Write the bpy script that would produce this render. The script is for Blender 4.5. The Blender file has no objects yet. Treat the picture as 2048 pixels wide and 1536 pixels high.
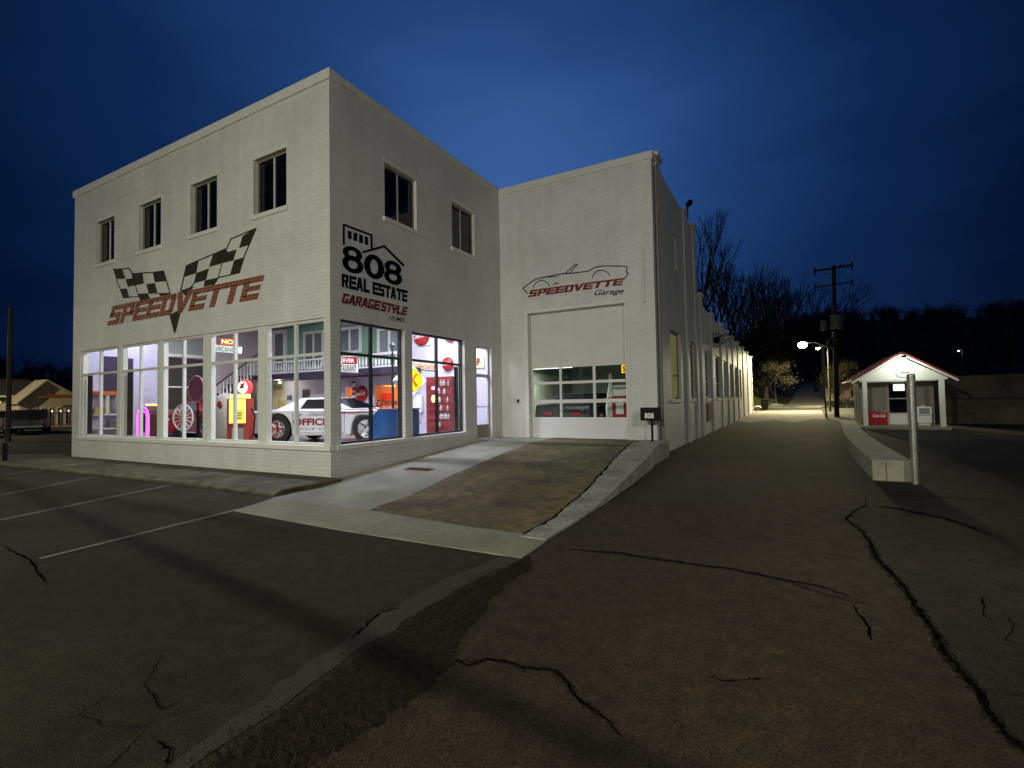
import bpy, bmesh, math, random
from mathutils import Vector, Matrix
random.seed(11)
C = bpy.context.scene.collection
sc = bpy.context.scene
# ---------------------------------------------------------------- camera
F_PX = 998.4794; YAW, PITCH, ROLL = 0.50538, 0.034823, -0.017322
CAM = Vector((8.1035, -7.0574, 1.5705))
_f = Vector((-math.sin(YAW)*math.cos(PITCH), math.cos(YAW)*math.cos(PITCH), math.sin(PITCH)))
_r = Vector((math.cos(YAW), math.sin(YAW), 0)); _u = _r.cross(_f)
RR = _r*math.cos(ROLL)+_u*math.sin(ROLL); UU = -_r*math.sin(ROLL)+_u*math.cos(ROLL); FF = _f
camd = bpy.data.cameras.new('camera'); cam = bpy.data.objects.new('camera', camd); C.objects.link(cam)
camd.sensor_width = 36; camd.sensor_fit = 'HORIZONTAL'; camd.lens = F_PX/2048*36
camd.clip_end = 2000; camd.clip_start = 0.05
cam.matrix_world = Matrix(((RR.x,UU.x,-FF.x,CAM.x),(RR.y,UU.y,-FF.y,CAM.y),(RR.z,UU.z,-FF.z,CAM.z),(0,0,0,1)))
sc.camera = cam
def ray(px, py): return RR*((px-1024)/F_PX) - UU*((py-768)/F_PX) + FF
def at(px, py, ax, v):
    d = ray(px, py); t = (v-CAM[ax])/d[ax]; return CAM + d*t
# ---------------------------------------------------------------- world: dusk sky
w = bpy.data.worlds.new('World'); sc.world = w; w.use_nodes = True
N = w.node_tree.nodes; L = w.node_tree.links; N.clear()
out = N.new('ShaderNodeOutputWorld'); bg = N.new('ShaderNodeBackground'); bg2 = N.new('ShaderNodeBackground')
sky = N.new('ShaderNodeTexSky'); sky.sky_type = 'NISHITA'; sky.sun_disc = False
sky.sun_elevation = math.radians(-4); sky.sun_rotation = math.radians(-10); sky.altitude = 200
tc = N.new('ShaderNodeTexCoord')
G0 = ray(1020, 400).normalized()
dot = N.new('ShaderNodeVectorMath'); dot.operation = 'DOT_PRODUCT'
nrm = N.new('ShaderNodeVectorMath'); nrm.operation = 'NORMALIZE'
L.new(tc.outputs['Generated'], nrm.inputs[0]); L.new(nrm.outputs[0], dot.inputs[0]); dot.inputs[1].default_value = G0
ac = N.new('ShaderNodeMath'); ac.operation = 'ARCCOSINE'; L.new(dot.outputs['Value'], ac.inputs[0])
nz = N.new('ShaderNodeTexNoise'); nz.inputs['Scale'].default_value = 2.2; nz.inputs['Detail'].default_value = 4
mp = N.new('ShaderNodeMapping'); mp.inputs['Scale'].default_value = (1, 1, 3.2)
L.new(nrm.outputs[0], mp.inputs[0]); L.new(mp.outputs[0], nz.inputs[0])
nm = N.new('ShaderNodeMath'); nm.operation = 'MULTIPLY_ADD'; nm.inputs[1].default_value = 0.26; nm.inputs[2].default_value = -0.13
L.new(nz.outputs['Fac'], nm.inputs[0])
ad = N.new('ShaderNodeMath'); ad.operation = 'ADD'; L.new(ac.outputs[0], ad.inputs[0]); L.new(nm.outputs[0], ad.inputs[1])
cr = N.new('ShaderNodeValToRGB')
e = cr.color_ramp.elements
dv = N.new('ShaderNodeMath'); dv.operation = 'DIVIDE'; dv.inputs[1].default_value = 1.6; L.new(ad.outputs[0], dv.inputs[0]); L.new(dv.outputs[0], cr.inputs[0])
e[0].position = 0.0; e[0].color = (0.042, 0.116, 0.335, 1)
e[1].position = 1.0; e[1].color = (0.0012, 0.0050, 0.022, 1)
for p_, c_ in ((0.11, (0.033, 0.094, 0.280)), (0.23, (0.0140, 0.050, 0.175)), (0.36, (0.0045, 0.0200, 0.082)), (0.50, (0.0011, 0.0065, 0.030))):
    x = e.new(p_); x.color = (*c_, 1)
L.new(cr.outputs[0], bg.inputs[0]); bg.inputs[1].default_value = 0.95
L.new(sky.outputs[0], bg2.inputs[0]); bg2.inputs[1].default_value = 0.008
ads = N.new('ShaderNodeAddShader'); L.new(bg.outputs[0], ads.inputs[0]); L.new(bg2.outputs[0], ads.inputs[1]); L.new(ads.outputs[0], out.inputs[0])
sc.view_settings.view_transform = 'Standard'; sc.view_settings.look = 'None'; sc.view_settings.exposure = 0; sc.view_settings.gamma = 1
sc.render.engine = 'CYCLES'
sc.cycles.max_bounces = 6; sc.cycles.transparent_max_bounces = 12
LAMP1, LAMP2 = 2700, 1650
# ---------------------------------------------------------------- materials
MATS = {}
def mat(name, col, rough=0.7, metal=0.0, noise=0.0, nscale=8.0, bump=0.0, bscale=40.0, emit=None, es=1.0, spec=None, noise2=0.0, n2scale=0.6):
    if name in MATS: return MATS[name]
    m = bpy.data.materials.new(name); m.use_nodes = True; MATS[name] = m
    n = m.node_tree.nodes; l = m.node_tree.links; b = n['Principled BSDF']
    b.inputs['Base Color'].default_value = (*col, 1); b.inputs['Roughness'].default_value = rough; b.inputs['Metallic'].default_value = metal
    if spec is not None: b.inputs['Specular IOR Level'].default_value = spec
    t = n.new('ShaderNodeTexCoord')
    if noise or noise2:
        tex = n.new('ShaderNodeTexNoise'); tex.inputs['Scale'].default_value = nscale; tex.inputs['Detail'].default_value = 6
        l.new(t.outputs['Object'], tex.inputs[0])
        tb = n.new('ShaderNodeTexNoise'); tb.inputs['Scale'].default_value = n2scale; tb.inputs['Detail'].default_value = 5; l.new(t.outputs['Object'], tb.inputs[0])
        m1 = n.new('ShaderNodeMapRange'); m1.inputs[1].default_value = .25; m1.inputs[2].default_value = .75; m1.inputs[3].default_value = 1-noise; m1.inputs[4].default_value = 1+noise
        l.new(tex.outputs['Fac'], m1.inputs[0])
        m2 = n.new('ShaderNodeMapRange'); m2.inputs[1].default_value = .3; m2.inputs[2].default_value = .7; m2.inputs[3].default_value = 1-noise2; m2.inputs[4].default_value = 1+noise2
        l.new(tb.outputs['Fac'], m2.inputs[0])
        mm = n.new('ShaderNodeMath'); mm.operation = 'MULTIPLY'; l.new(m1.outputs[0], mm.inputs[0]); l.new(m2.outputs[0], mm.inputs[1])
        vm = n.new('ShaderNodeVectorMath'); vm.operation = 'SCALE'; vm.inputs[0].default_value = col; l.new(mm.outputs[0], vm.inputs['Scale'])
        l.new(vm.outputs[0], b.inputs['Base Color'])
    if bump:
        tx = n.new('ShaderNodeTexNoise'); tx.inputs['Scale'].default_value = bscale; tx.inputs['Detail'].default_value = 5; l.new(t.outputs['Object'], tx.inputs[0])
        bp = n.new('ShaderNodeBump'); bp.inputs['Strength'].default_value = bump; bp.inputs['Distance'].default_value = 0.02; l.new(tx.outputs['Fac'], bp.inputs['Height']); l.new(bp.outputs[0], b.inputs['Normal'])
    if emit: b.inputs['Emission Color'].default_value = (*emit, 1); b.inputs['Emission Strength'].default_value = es
    return m
def brick(name, axis, col, rough=0.6, header=0.0, bstr=0.4, wear=None):
    """white-painted brick: running bond relief in the plane of the wall, streaks and grime in the paint"""
    if name in MATS: return MATS[name]
    m = bpy.data.materials.new(name); m.use_nodes = True; MATS[name] = m
    n = m.node_tree.nodes; l = m.node_tree.links; b = n['Principled BSDF']; b.inputs['Roughness'].default_value = rough
    t = n.new('ShaderNodeTexCoord'); s = n.new('ShaderNodeSeparateXYZ'); c = n.new('ShaderNodeCombineXYZ')
    l.new(t.outputs['Object'], s.inputs[0]); l.new(s.outputs[2], c.inputs[1])
    ge = n.new('ShaderNodeNewGeometry'); sn = n.new('ShaderNodeSeparateXYZ'); l.new(ge.outputs['True Normal'], sn.inputs[0])
    ab = n.new('ShaderNodeMath'); ab.operation = 'ABSOLUTE'; l.new(sn.outputs[0], ab.inputs[0]); gt = n.new('ShaderNodeMath'); gt.operation = 'GREATER_THAN'; gt.inputs[1].default_value = .6; l.new(ab.outputs[0], gt.inputs[0])
    mu = n.new('ShaderNodeMix'); l.new(gt.outputs[0], mu.inputs[0]); l.new(s.outputs[0], mu.inputs[2]); l.new(s.outputs[1], mu.inputs[3]); l.new(mu.outputs[0], c.inputs[0])
    bk = n.new('ShaderNodeTexBrick'); bk.inputs['Scale'].default_value = 1.0
    bk.inputs['Brick Width'].default_value = 0.235; bk.inputs['Row Height'].default_value = 0.078; bk.inputs['Mortar Size'].default_value = 0.007; bk.inputs['Mortar Smooth'].default_value = 0.6
    bk.inputs['Color1'].default_value = (1, 1, 1, 1); bk.inputs['Color2'].default_value = (.93, .93, .93, 1); bk.inputs['Mortar'].default_value = (.82, .82, .82, 1)
    l.new(c.outputs[0], bk.inputs[0])
    n1 = n.new('ShaderNodeTexNoise'); n1.inputs['Scale'].default_value = 0.55; n1.inputs['Detail'].default_value = 7; l.new(t.outputs['Object'], n1.inputs[0])
    mpn = n.new('ShaderNodeMapping'); mpn.inputs['Scale'].default_value = (3.5, 3.5, 0.35); l.new(t.outputs['Object'], mpn.inputs[0])
    n2 = n.new('ShaderNodeTexNoise'); n2.inputs['Scale'].default_value = 1.2; n2.inputs['Detail'].default_value = 5; l.new(mpn.outputs[0], n2.inputs[0])
    r1 = n.new('ShaderNodeMapRange'); r1.inputs[1].default_value = .3; r1.inputs[2].default_value = .7; r1.inputs[3].default_value = .88; r1.inputs[4].default_value = 1.05; l.new(n1.outputs['Fac'], r1.inputs[0])
    r2 = n.new('ShaderNodeMapRange'); r2.inputs[1].default_value = .35; r2.inputs[2].default_value = .7; r2.inputs[3].default_value = .94; r2.inputs[4].default_value = 1.03; l.new(n2.outputs['Fac'], r2.inputs[0])
    mm = n.new('ShaderNodeMath'); mm.operation = 'MULTIPLY'; l.new(r1.outputs[0], mm.inputs[0]); l.new(r2.outputs[0], mm.inputs[1])
    mx = n.new('ShaderNodeMix'); mx.data_type = 'RGBA'; mx.blend_type = 'MULTIPLY'; mx.inputs[0].default_value = 1; l.new(bk.outputs['Color'], mx.inputs[6]); mx.inputs[7].default_value = (*col, 1)
    vm = n.new('ShaderNodeVectorMath'); vm.operation = 'SCALE'; l.new(mx.outputs[2], vm.inputs[0]); l.new(mm.outputs[0], vm.inputs['Scale'])
    if wear:   # mural paint worn off the brick joints
        n3 = n.new('ShaderNodeTexNoise'); n3.inputs['Scale'].default_value = 14; n3.inputs['Detail'].default_value = 6; l.new(t.outputs['Object'], n3.inputs[0])
        a1 = n.new('ShaderNodeMath'); a1.operation = 'MULTIPLY_ADD'; a1.inputs[1].default_value = 0.35; l.new(bk.outputs['Fac'], a1.inputs[0]); l.new(n3.outputs['Fac'], a1.inputs[2])
        r3 = n.new('ShaderNodeMapRange'); r3.inputs[1].default_value = wear[1]; r3.inputs[2].default_value = wear[1]+.22; l.new(a1.outputs[0], r3.inputs[0])
        mw = n.new('ShaderNodeMix'); mw.data_type = 'RGBA'; l.new(r3.outputs[0], mw.inputs[0]); mw.inputs[6].default_value = (*wear[0], 1); l.new(vm.outputs[0], mw.inputs[7]); b.inputs['Specular IOR Level'].default_value = .04
        l.new(mw.outputs[2], b.inputs['Base Color'])
    else: l.new(vm.outputs[0], b.inputs['Base Color'])
    h = n.new('ShaderNodeMath'); h.operation = 'MULTIPLY_ADD'; h.inputs[1].default_value = -1; l.new(bk.outputs['Fac'], h.inputs[0]); h.inputs[2].default_value = 1
    n4 = n.new('ShaderNodeTexNoise'); n4.inputs['Scale'].default_value = 22; n4.inputs['Detail'].default_value = 4; l.new(t.outputs['Object'], n4.inputs[0])
    h2 = n.new('ShaderNodeMath'); h2.operation = 'MULTIPLY_ADD'; h2.inputs[1].default_value = .6; l.new(n4.outputs['Fac'], h2.inputs[0]); l.new(h.outputs[0], h2.inputs[2])
    last = h2
    if header:
        # every sixth course is laid in headers that stand a little proud
        md = n.new('ShaderNodeMath'); md.operation = 'MODULO'; md.inputs[1].default_value = 0.468
        az = n.new('ShaderNodeMath'); az.operation = 'ADD'; az.inputs[1].default_value = 10.0; l.new(s.outputs[2], az.inputs[0]); l.new(az.outputs[0], md.inputs[0])
        lt = n.new('ShaderNodeMath'); lt.operation = 'LESS_THAN'; lt.inputs[1].default_value = 0.07; l.new(md.outputs[0], lt.inputs[0])
        h3 = n.new('ShaderNodeMath'); h3.operation = 'MULTIPLY_ADD'; h3.inputs[1].default_value = header; l.new(lt.outputs[0], h3.inputs[0]); l.new(h2.outputs[0], h3.inputs[2]); last = h3
    bp = n.new('ShaderNodeBump'); bp.inputs['Strength'].default_value = bstr; bp.inputs['Distance'].default_value = 0.02
    l.new(last.outputs[0], bp.inputs['Height']); l.new(bp.outputs[0], b.inputs['Normal'])
    return m
def asphalt(name, base, crackmask=.58, crk=2.2, patch=.45):
    m = bpy.data.materials.new(name); m.use_nodes = True; MATS[name] = m
    n = m.node_tree.nodes; l = m.node_tree.links; b = n['Principled BSDF']; b.inputs['Roughness'].default_value = .92; b.inputs['Specular IOR Level'].default_value = .18
    t = n.new('ShaderNodeTexCoord')
    def noise(sc_, det=4, src=None):
        x = n.new('ShaderNodeTexNoise'); x.inputs['Scale'].default_value = sc_; x.inputs['Detail'].default_value = det; l.new(src or t.outputs['Object'], x.inputs[0]); return x.outputs['Fac']
    def rng(v, a, b_, c, d):
        x = n.new('ShaderNodeMapRange'); x.inputs[1].default_value = a; x.inputs[2].default_value = b_; x.inputs[3].default_value = c; x.inputs[4].default_value = d; l.new(v, x.inputs[0]); return x.outputs[0]
    def mul(a, b_):
        x = n.new('ShaderNodeMath'); x.operation = 'MULTIPLY'; l.new(a, x.inputs[0]); l.new(b_, x.inputs[1]); return x.outputs[0]
    fine = rng(noise(75, 4), .3, .7, .35, 1.75); mid = rng(noise(7, 7), .3, .7, .72, 1.3); big = rng(noise(.33, 5), .33, .67, 1-patch, 1+patch)
    vs_ = n.new('ShaderNodeTexVoronoi'); vs_.inputs['Scale'].default_value = 75; l.new(t.outputs['Object'], vs_.inputs[0]); sp = rng(vs_.outputs['Distance'], 0, .25, 2.8, 1.0)   # pale grit
    # crazed cracking where the surface has failed
    wn = n.new('ShaderNodeTexNoise'); wn.inputs['Scale'].default_value = 3.5; wn.inputs['Detail'].default_value = 5; l.new(t.outputs['Object'], wn.inputs[0])
    wp = n.new('ShaderNodeVectorMath'); wp.operation = 'SCALE'; wp.inputs['Scale'].default_value = .28; l.new(wn.outputs['Color'], wp.inputs[0])
    wa = n.new('ShaderNodeVectorMath'); wa.operation = 'ADD'; l.new(t.outputs['Object'], wa.inputs[0]); l.new(wp.outputs[0], wa.inputs[1])
    ve = n.new('ShaderNodeTexVoronoi'); ve.feature = 'DISTANCE_TO_EDGE'; ve.inputs['Scale'].default_value = crk; l.new(wa.outputs[0], ve.inputs[0])
    line = rng(ve.outputs['Distance'], .004, .02, 0, 1); mask = rng(noise(.42, 3), crackmask, crackmask+.06, 1, 0)
    mx = n.new('ShaderNodeMath'); mx.operation = 'MAXIMUM'; l.new(line, mx.inputs[0]); l.new(mask, mx.inputs[1]); cf = rng(mx.outputs[0], 0, 1, .25, 1)
    f = mul(mul(mul(fine, mid), mul(big, sp)), cf)
    v = n.new('ShaderNodeVectorMath'); v.operation = 'SCALE'; v.inputs[0].default_value = base; l.new(f, v.inputs['Scale']); l.new(v.outputs[0], b.inputs['Base Color'])
    bp = n.new('ShaderNodeBump'); bp.inputs['Strength'].default_value = .7; bp.inputs['Distance'].default_value = .012
    hs = n.new('ShaderNodeMath'); hs.operation = 'MULTIPLY_ADD'; hs.inputs[1].default_value = 1.0; l.new(mx.outputs[0], hs.inputs[0]); l.new(noise(130, 4), hs.inputs[2]); l.new(hs.outputs[0], bp.inputs['Height']); l.new(bp.outputs[0], b.inputs['Normal'])
    return m
def glass(name='window_glass', tint=(0.93, 0.96, 0.95), fac=0.9):
    if name in MATS: return MATS[name]
    m = bpy.data.materials.new(name); m.use_nodes = True; MATS[name] = m
    n = m.node_tree.nodes; l = m.node_tree.links; n.clear()
    o = n.new('ShaderNodeOutputMaterial'); tr = n.new('ShaderNodeBsdfTransparent'); tr.inputs[0].default_value = (*tint, 1)
    g = n.new('ShaderNodeBsdfGlossy'); g.inputs['Roughness'].default_value = 0.02
    lw = n.new('ShaderNodeLayerWeight'); lw.inputs[0].default_value = 0.5; pw = n.new('ShaderNodeMath'); pw.operation = 'POWER'; pw.inputs[1].default_value = 5
    fr = n.new('ShaderNodeMath'); fr.operation = 'MULTIPLY_ADD'; fr.inputs[1].default_value = 0.9; fr.inputs[2].default_value = 0.05; l.new(lw.outputs['Facing'], pw.inputs[0]); l.new(pw.outputs[0], fr.inputs[0]); mx = n.new('ShaderNodeMixShader')
    l.new(fr.outputs[0], mx.inputs[0]); l.new(tr.outputs[0], mx.inputs[1]); l.new(g.outputs[0], mx.inputs[2]); l.new(mx.outputs[0], o.inputs[0])
    return m
def glow(name, col, s):
    return mat(name, tuple(min(1, c*.8) for c in col), 0.6, emit=col, es=s)
# ---------------------------------------------------------------- mesh helpers
class MB:
    def __init__(s): s.v = []; s.f = []; s.m = []; s.k = 0
    def add(s, vs, fs):
        b = len(s.v); s.v += [tuple(x) for x in vs]; s.f += [tuple(b+i for i in f) for f in fs]; s.m += [s.k]*len(fs); return s
    def poly(s, pts): return s.add(pts, [tuple(range(len(pts)))])
    def box(s, x0, y0, z0, x1, y1, z1):
        x0, x1 = sorted((x0, x1)); y0, y1 = sorted((y0, y1)); z0, z1 = sorted((z0, z1))
        return s.add([(x0,y0,z0),(x1,y0,z0),(x1,y1,z0),(x0,y1,z0),(x0,y0,z1),(x1,y0,z1),(x1,y1,z1),(x0,y1,z1)],
                     [(0,3,2,1),(4,5,6,7),(0,1,5,4),(1,2,6,5),(2,3,7,6),(3,0,4,7)])
    def prism(s, pts, vec):
        n = len(pts); vec = Vector(vec); a = [Vector(p) for p in pts]
        return s.add(a+[p+vec for p in a], [tuple(range(n))[::-1], tuple(range(n, 2*n))]+[(i, (i+1) % n, n+(i+1) % n, n+i) for i in range(n)])
    def cyl(s, p0, p1, r0, r1=None, n=12, caps=True):
        r1 = r0 if r1 is None else r1; p0 = Vector(p0); p1 = Vector(p1); d = (p1-p0)
        if d.length < 1e-6: return s
        d.normalize(); a = d.orthogonal().normalized(); b = d.cross(a); vs = []
        for P, r in ((p0, r0), (p1, r1)):
            for i in range(n): t = 2*math.pi*i/n; vs.append(P+(a*math.cos(t)+b*math.sin(t))*r)
        fs = [(i, (i+1) % n, n+(i+1) % n, n+i) for i in range(n)]
        if caps: fs += [tuple(range(n))[::-1], tuple(range(n, 2*n))]
        return s.add(vs, fs)
    def tube(s, pts, r, n=8):
        for i in range(len(pts)-1): s.cyl(pts[i], pts[i+1], r, r, n)
        return s
    def lathe(s, c, prof, n=16, ax=None, caps=True):
        """prof: list of (radius, distance along ax)"""
        ax = Vector(ax or (0, 0, 1)).normalized(); a = ax.orthogonal().normalized(); b = ax.cross(a); c = Vector(c); vs = []
        for r, h in prof:
            for i in range(n): t = 2*math.pi*i/n; vs.append(c+ax*h+(a*math.cos(t)+b*math.sin(t))*max(r, 1e-4))
        k = len(prof); fs = [(j*n+i, j*n+(i+1) % n, (j+1)*n+(i+1) % n, (j+1)*n+i) for j in range(k-1) for i in range(n)]
        if caps: fs += [tuple(range(n))[::-1], tuple((k-1)*n+i for i in range(n))]
        return s.add(vs, fs)
    def ball(s, c, r, n=12, m=8, sz=(1, 1, 1)):
        c = Vector(c); vs = []
        for j in range(m+1):
            ph = math.pi*j/m
            for i in range(n): t = 2*math.pi*i/n; vs.append((c.x+r*sz[0]*math.sin(ph)*math.cos(t), c.y+r*sz[1]*math.sin(ph)*math.sin(t), c.z+r*sz[2]*math.cos(ph)))
        return s.add(vs, [(j*n+i, (j+1)*n+i, (j+1)*n+(i+1) % n, j*n+(i+1) % n) for j in range(m) for i in range(n)])
    def build(s, name, m, parent=None, smooth=False, bevel=0, loc=None):
        me = bpy.data.meshes.new(name)
        vs = s.v
        if loc is not None: vs = [(x-loc[0], y-loc[1], z-loc[2]) for x, y, z in vs]
        me.from_pydata(vs, [], s.f)
        ms = m if isinstance(m, (list, tuple)) else [m]
        for q in ms: me.materials.append(q)
        for i, p in enumerate(me.polygons): p.material_index = min(s.m[i], len(ms)-1); p.use_smooth = smooth
        me.validate(); me.update()
        bm = bmesh.new(); bm.from_mesh(me); bmesh.ops.recalc_face_normals(bm, faces=bm.faces); bm.to_mesh(me); bm.free()
        o = bpy.data.objects.new(name, me); C.objects.link(o)
        if loc is not None: o.location = loc
        if parent is not None: o.parent = parent
        if bevel:
            b = o.modifiers.new('bevel', 'BEVEL'); b.width = bevel; b.segments = 2; b.limit_method = 'ANGLE'; b.angle_limit = math.radians(40)
        return o
def tag(o, label, cat, group=None, kind=None):
    if label: o['label'] = label
    if cat: o['category'] = cat
    if group: o['group'] = group
    if kind: o['kind'] = kind
    return o
def struct(o): o['kind'] = 'structure'; return o
def thing(name, label, cat, loc=(0, 0, 0), rz=0, group=None):
    o = bpy.data.objects.new(name, None); C.objects.link(o); o.location = loc; o.rotation_euler = (0, 0, rz); o.empty_display_size = .2
    return tag(o, label, cat, group)
def dup(root, loc, rz=0, label=None, scale=None):
    def cp(o, par):
        c = o.copy(); C.objects.link(c)
        if par is not None: c.parent = par
        for ch in list(kids.get(o, [])): cp(ch, c)
        return c
    kids = {}
    for o in list(bpy.data.objects):
        if o.parent: kids.setdefault(o.parent, []).append(o)
    r = cp(root, None); r.location = loc; r.rotation_euler = (0, 0, rz)
    if scale: r.scale = scale
    if label: r['label'] = label
    return r
# text -------------------------------------------------------------
def text_mesh(s, bold=0.0, shear=0.0, spacing=1.0):
    cu = bpy.data.curves.new('t', 'FONT'); cu.body = s; cu.offset = bold; cu.shear = shear; cu.space_character = spacing; cu.resolution_u = 3
    o = bpy.data.objects.new('t', cu); C.objects.link(o); bpy.context.view_layer.update()
    dg = bpy.context.evaluated_depsgraph_get(); me = bpy.data.meshes.new_from_object(o.evaluated_get(dg))
    vs = [tuple(v.co) for v in me.vertices]; fs = [tuple(p.vertices) for p in me.polygons]
    bpy.data.objects.remove(o); bpy.data.meshes.remove(me); bpy.data.curves.remove(cu)
    x0 = min(v[0] for v in vs); x1 = max(v[0] for v in vs); y0 = min(v[1] for v in vs); y1 = max(v[1] for v in vs)
    return [((v[0]-x0)/(x1-x0), (v[1]-y0)/(y1-y0)) for v in vs], fs
def text_on(mb, s, fn, bold=0.0, shear=0.0, spacing=1.0):
    """fn(u,v) in [0,1]^2 -> 3D point"""
    vs, fs = text_mesh(s, bold, shear, spacing); mb.add([fn(u, v) for u, v in vs], fs); return mb
def quad_fn(bl, br, tr, tl):
    bl, br, tr, tl = map(Vector, (bl, br, tr, tl))
    return lambda u, v: (bl*(1-u)+br*u)*(1-v)+(tl*(1-u)+tr*u)*v
def pxq(q, ax, v): return [at(x, y, ax, v) for x, y in q]   # photo measurements turned into points of a wall plane
# ================================================================ materials in use
W_FRONT = brick('painted_brick_front', 'x', (.80, .80, .74)); W_SIDE = brick('painted_brick_side', 'y', (.80, .79, .75), header=7.0, bstr=.4)
W_GAR = brick('painted_brick_garage', 'x', (.80, .80, .77))
STUCCO = mat('painted_trim', (.78, .78, .72), .6, noise=.06, nscale=5, bump=.15)
FRAME = mat('window_frame_paint', (.74, .76, .68), .5, noise=.05)
DFRAME = mat('dark_bronze_frame', (.03, .03, .04), .4)
BEIGE = mat('beige_window_frame', (.30, .28, .21), .6, noise=.1)
DARKGL = mat('dark_glass', (.004, .004, .006), .08)
BLACK = mat('black_paint', (.005, .005, .006), .6, spec=.2)
ASPH = asphalt('asphalt', (.027, .024, .0135), .60, 1.6)
ASPH2 = asphalt('alley_asphalt', (.041, .030, .018), .63, 1.9, .30)
CONC = mat('concrete', (.26, .25, .19), .85, noise=.18, nscale=9, bump=.35, bscale=45, noise2=.22, n2scale=.9)
CONC_ST = mat('stained_concrete', (.125, .098, .046), .9, noise=.5, nscale=6, bump=.5, bscale=35, noise2=.5, n2scale=1.1)
CONC_DK = mat('mossy_concrete', (.060, .052, .026), .9, noise=.6, nscale=3.2, bump=.6, bscale=25, noise2=.5, n2scale=1.0)
CRACK = mat('crack', (.006, .0045, .003), 1, spec=0)
LAV = mat('lavender_wall', (.58, .56, .74), .7, noise=.03)
WHITE = mat('white_paint', (.80, .80, .78), .45, noise=.04)
GREENW = mat('green_siding', (.20, .40, .27), .6, noise=.08)
CREAM = mat('cream_wall', (.68, .62, .42), .7, noise=.05)
GRAYC = mat('grey_ceiling', (.22, .23, .22), .8, noise=.05)
BROWN = mat('dark_brown_panel', (.045, .032, .028), .6, noise=.2)
PURPLE = mat('dark_purple_beam', (.03, .02, .05), .6)
FLOORM = mat('showroom_floor', (.35, .32, .30), .25, noise=.1)
RED = mat('red_enamel', (.34, .010, .012), .25, noise=.05)
DRED = mat('dark_red_paint', (.22, .012, .012), .3)
CHROME = mat('chrome', (.7, .7, .7), .15, metal=1)
TYRE = mat('tyre_rubber', (.015, .015, .015), .8)
GL = glass()
D = 6.911; G = 4.946; H = 8.5; ZS = .728; ZL = 3.363; WL = -11.65
# ================================================================ the garage building
B = thing('garage_building', 'large two storey white painted brick garage with a lit showroom and murals', 'building')
def wall_holes(name, axis, c0, th, u0, u1, z0, z1, holes, m, parent):
    P = (lambda u, d, z: (u, c0+d, z)) if axis == 'y' else (lambda u, d, z: (c0-d, u, z))
    us = sorted({u0, u1, *[h[0] for h in holes], *[h[1] for h in holes]}); zs = sorted({z0, z1, *[h[2] for h in holes], *[h[3] for h in holes]})
    us = [u for u in us if u0 <= u <= u1]; zs = [z for z in zs if z0 <= z <= z1]
    def solid(i, j):
        if i < 0 or j < 0 or i >= len(us)-1 or j >= len(zs)-1: return False
        u = (us[i]+us[i+1])/2; z = (zs[j]+zs[j+1])/2
        return not any(h[0] < u < h[1] and h[2] < z < h[3] for h in holes)
    mb = MB()
    for i in range(len(us)-1):
        for j in range(len(zs)-1):
            if not solid(i, j): continue
            a, b, c, d_ = us[i], us[i+1], zs[j], zs[j+1]
            mb.poly([P(a,0,c),P(b,0,c),P(b,0,d_),P(a,0,d_)]); mb.poly([P(a,th,c),P(a,th,d_),P(b,th,d_),P(b,th,c)])
            if not solid(i-1, j): mb.poly([P(a,0,c),P(a,0,d_),P(a,th,d_),P(a,th,c)])
            if not solid(i+1, j): mb.poly([P(b,0,c),P(b,th,c),P(b,th,d_),P(b,0,d_)])
            if not solid(i, j-1): mb.poly([P(a,0,c),P(a,th,c),P(b,th,c),P(b,0,c)])
            if not solid(i, j+1): mb.poly([P(a,0,d_),P(b,0,d_),P(b,th,d_),P(a,th,d_)])
    me = mb; o = me.build(name, m, parent)
    # weld so that recalculated normals agree
    bm = bmesh.new(); bm.from_mesh(o.data); bmesh.ops.remove_doubles(bm, verts=bm.verts, dist=1e-4); bmesh.ops.recalc_face_normals(bm, faces=bm.faces); bm.to_mesh(o.data); bm.free()
    return o, P
def pbox(mb, P, u0, d0, z0, u1, d1, z1):
    a = P(u0, d0, z0); b = P(u1, d1, z1); return mb.box(*a, *b)
TH = .24
FB = [(-11.12, -8.85), (-8.63, -6.66), (-6.46, -4.53), (-4.29, -2.36), (-2.13, -.19)]       # front shop windows
FW = [(-10.17, -9.05), (-7.65, -6.49), (-5.08, -3.93), (-2.51, -1.35)]; FZ = (5.93, 7.22)
SB = [(.21, 2.25), (2.52, 4.81)]; SW = [(1.60, 2.75), (4.27, 5.42)]; DOOR = (5.42, 6.28, .46, 3.27)
_, PF = wall_holes('front_wall', 'y', 0, TH, WL, 0, 0, H, [(WL+.5, -.19, ZS, ZL)]+[(a, b, *FZ) for a, b in FW], W_FRONT, B)
_, PS = wall_holes('side_wall', 'x', 0, TH, TH+.001, D, 0, H, [(.26, 2.25, ZS, ZL), (2.52, 4.81, ZS, ZL), DOOR]+[(a, b, *FZ) for a, b in SW], W_SIDE, B)
_, PG = wall_holes('garage_wall', 'y', D, TH, .001, G, 0, H, [(.87, 4.11, .40, 4.32)], W_GAR, B)
AW = [(8.85, 10.45), (12.4, 14.0), (16.1, 17.6), (19.7, 21.9), (22.9, 24.9), (26.6, 28.2), (29.6, 31.9), (33.6, 35.2)]
TOPY = 13.9; LOWZ = 5.5; ENDY = 47.5
_, PA = wall_holes('alley_wall', 'x', G, TH, D+TH+.001, TOPY, 0, 8.35, [(AW[0][0], AW[0][1], 1.55, 3.75), (AW[1][0], TOPY-.25, 1.55, 3.72), (9.9, 10.3, 5.9, 7.05)], W_SIDE, B)
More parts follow.
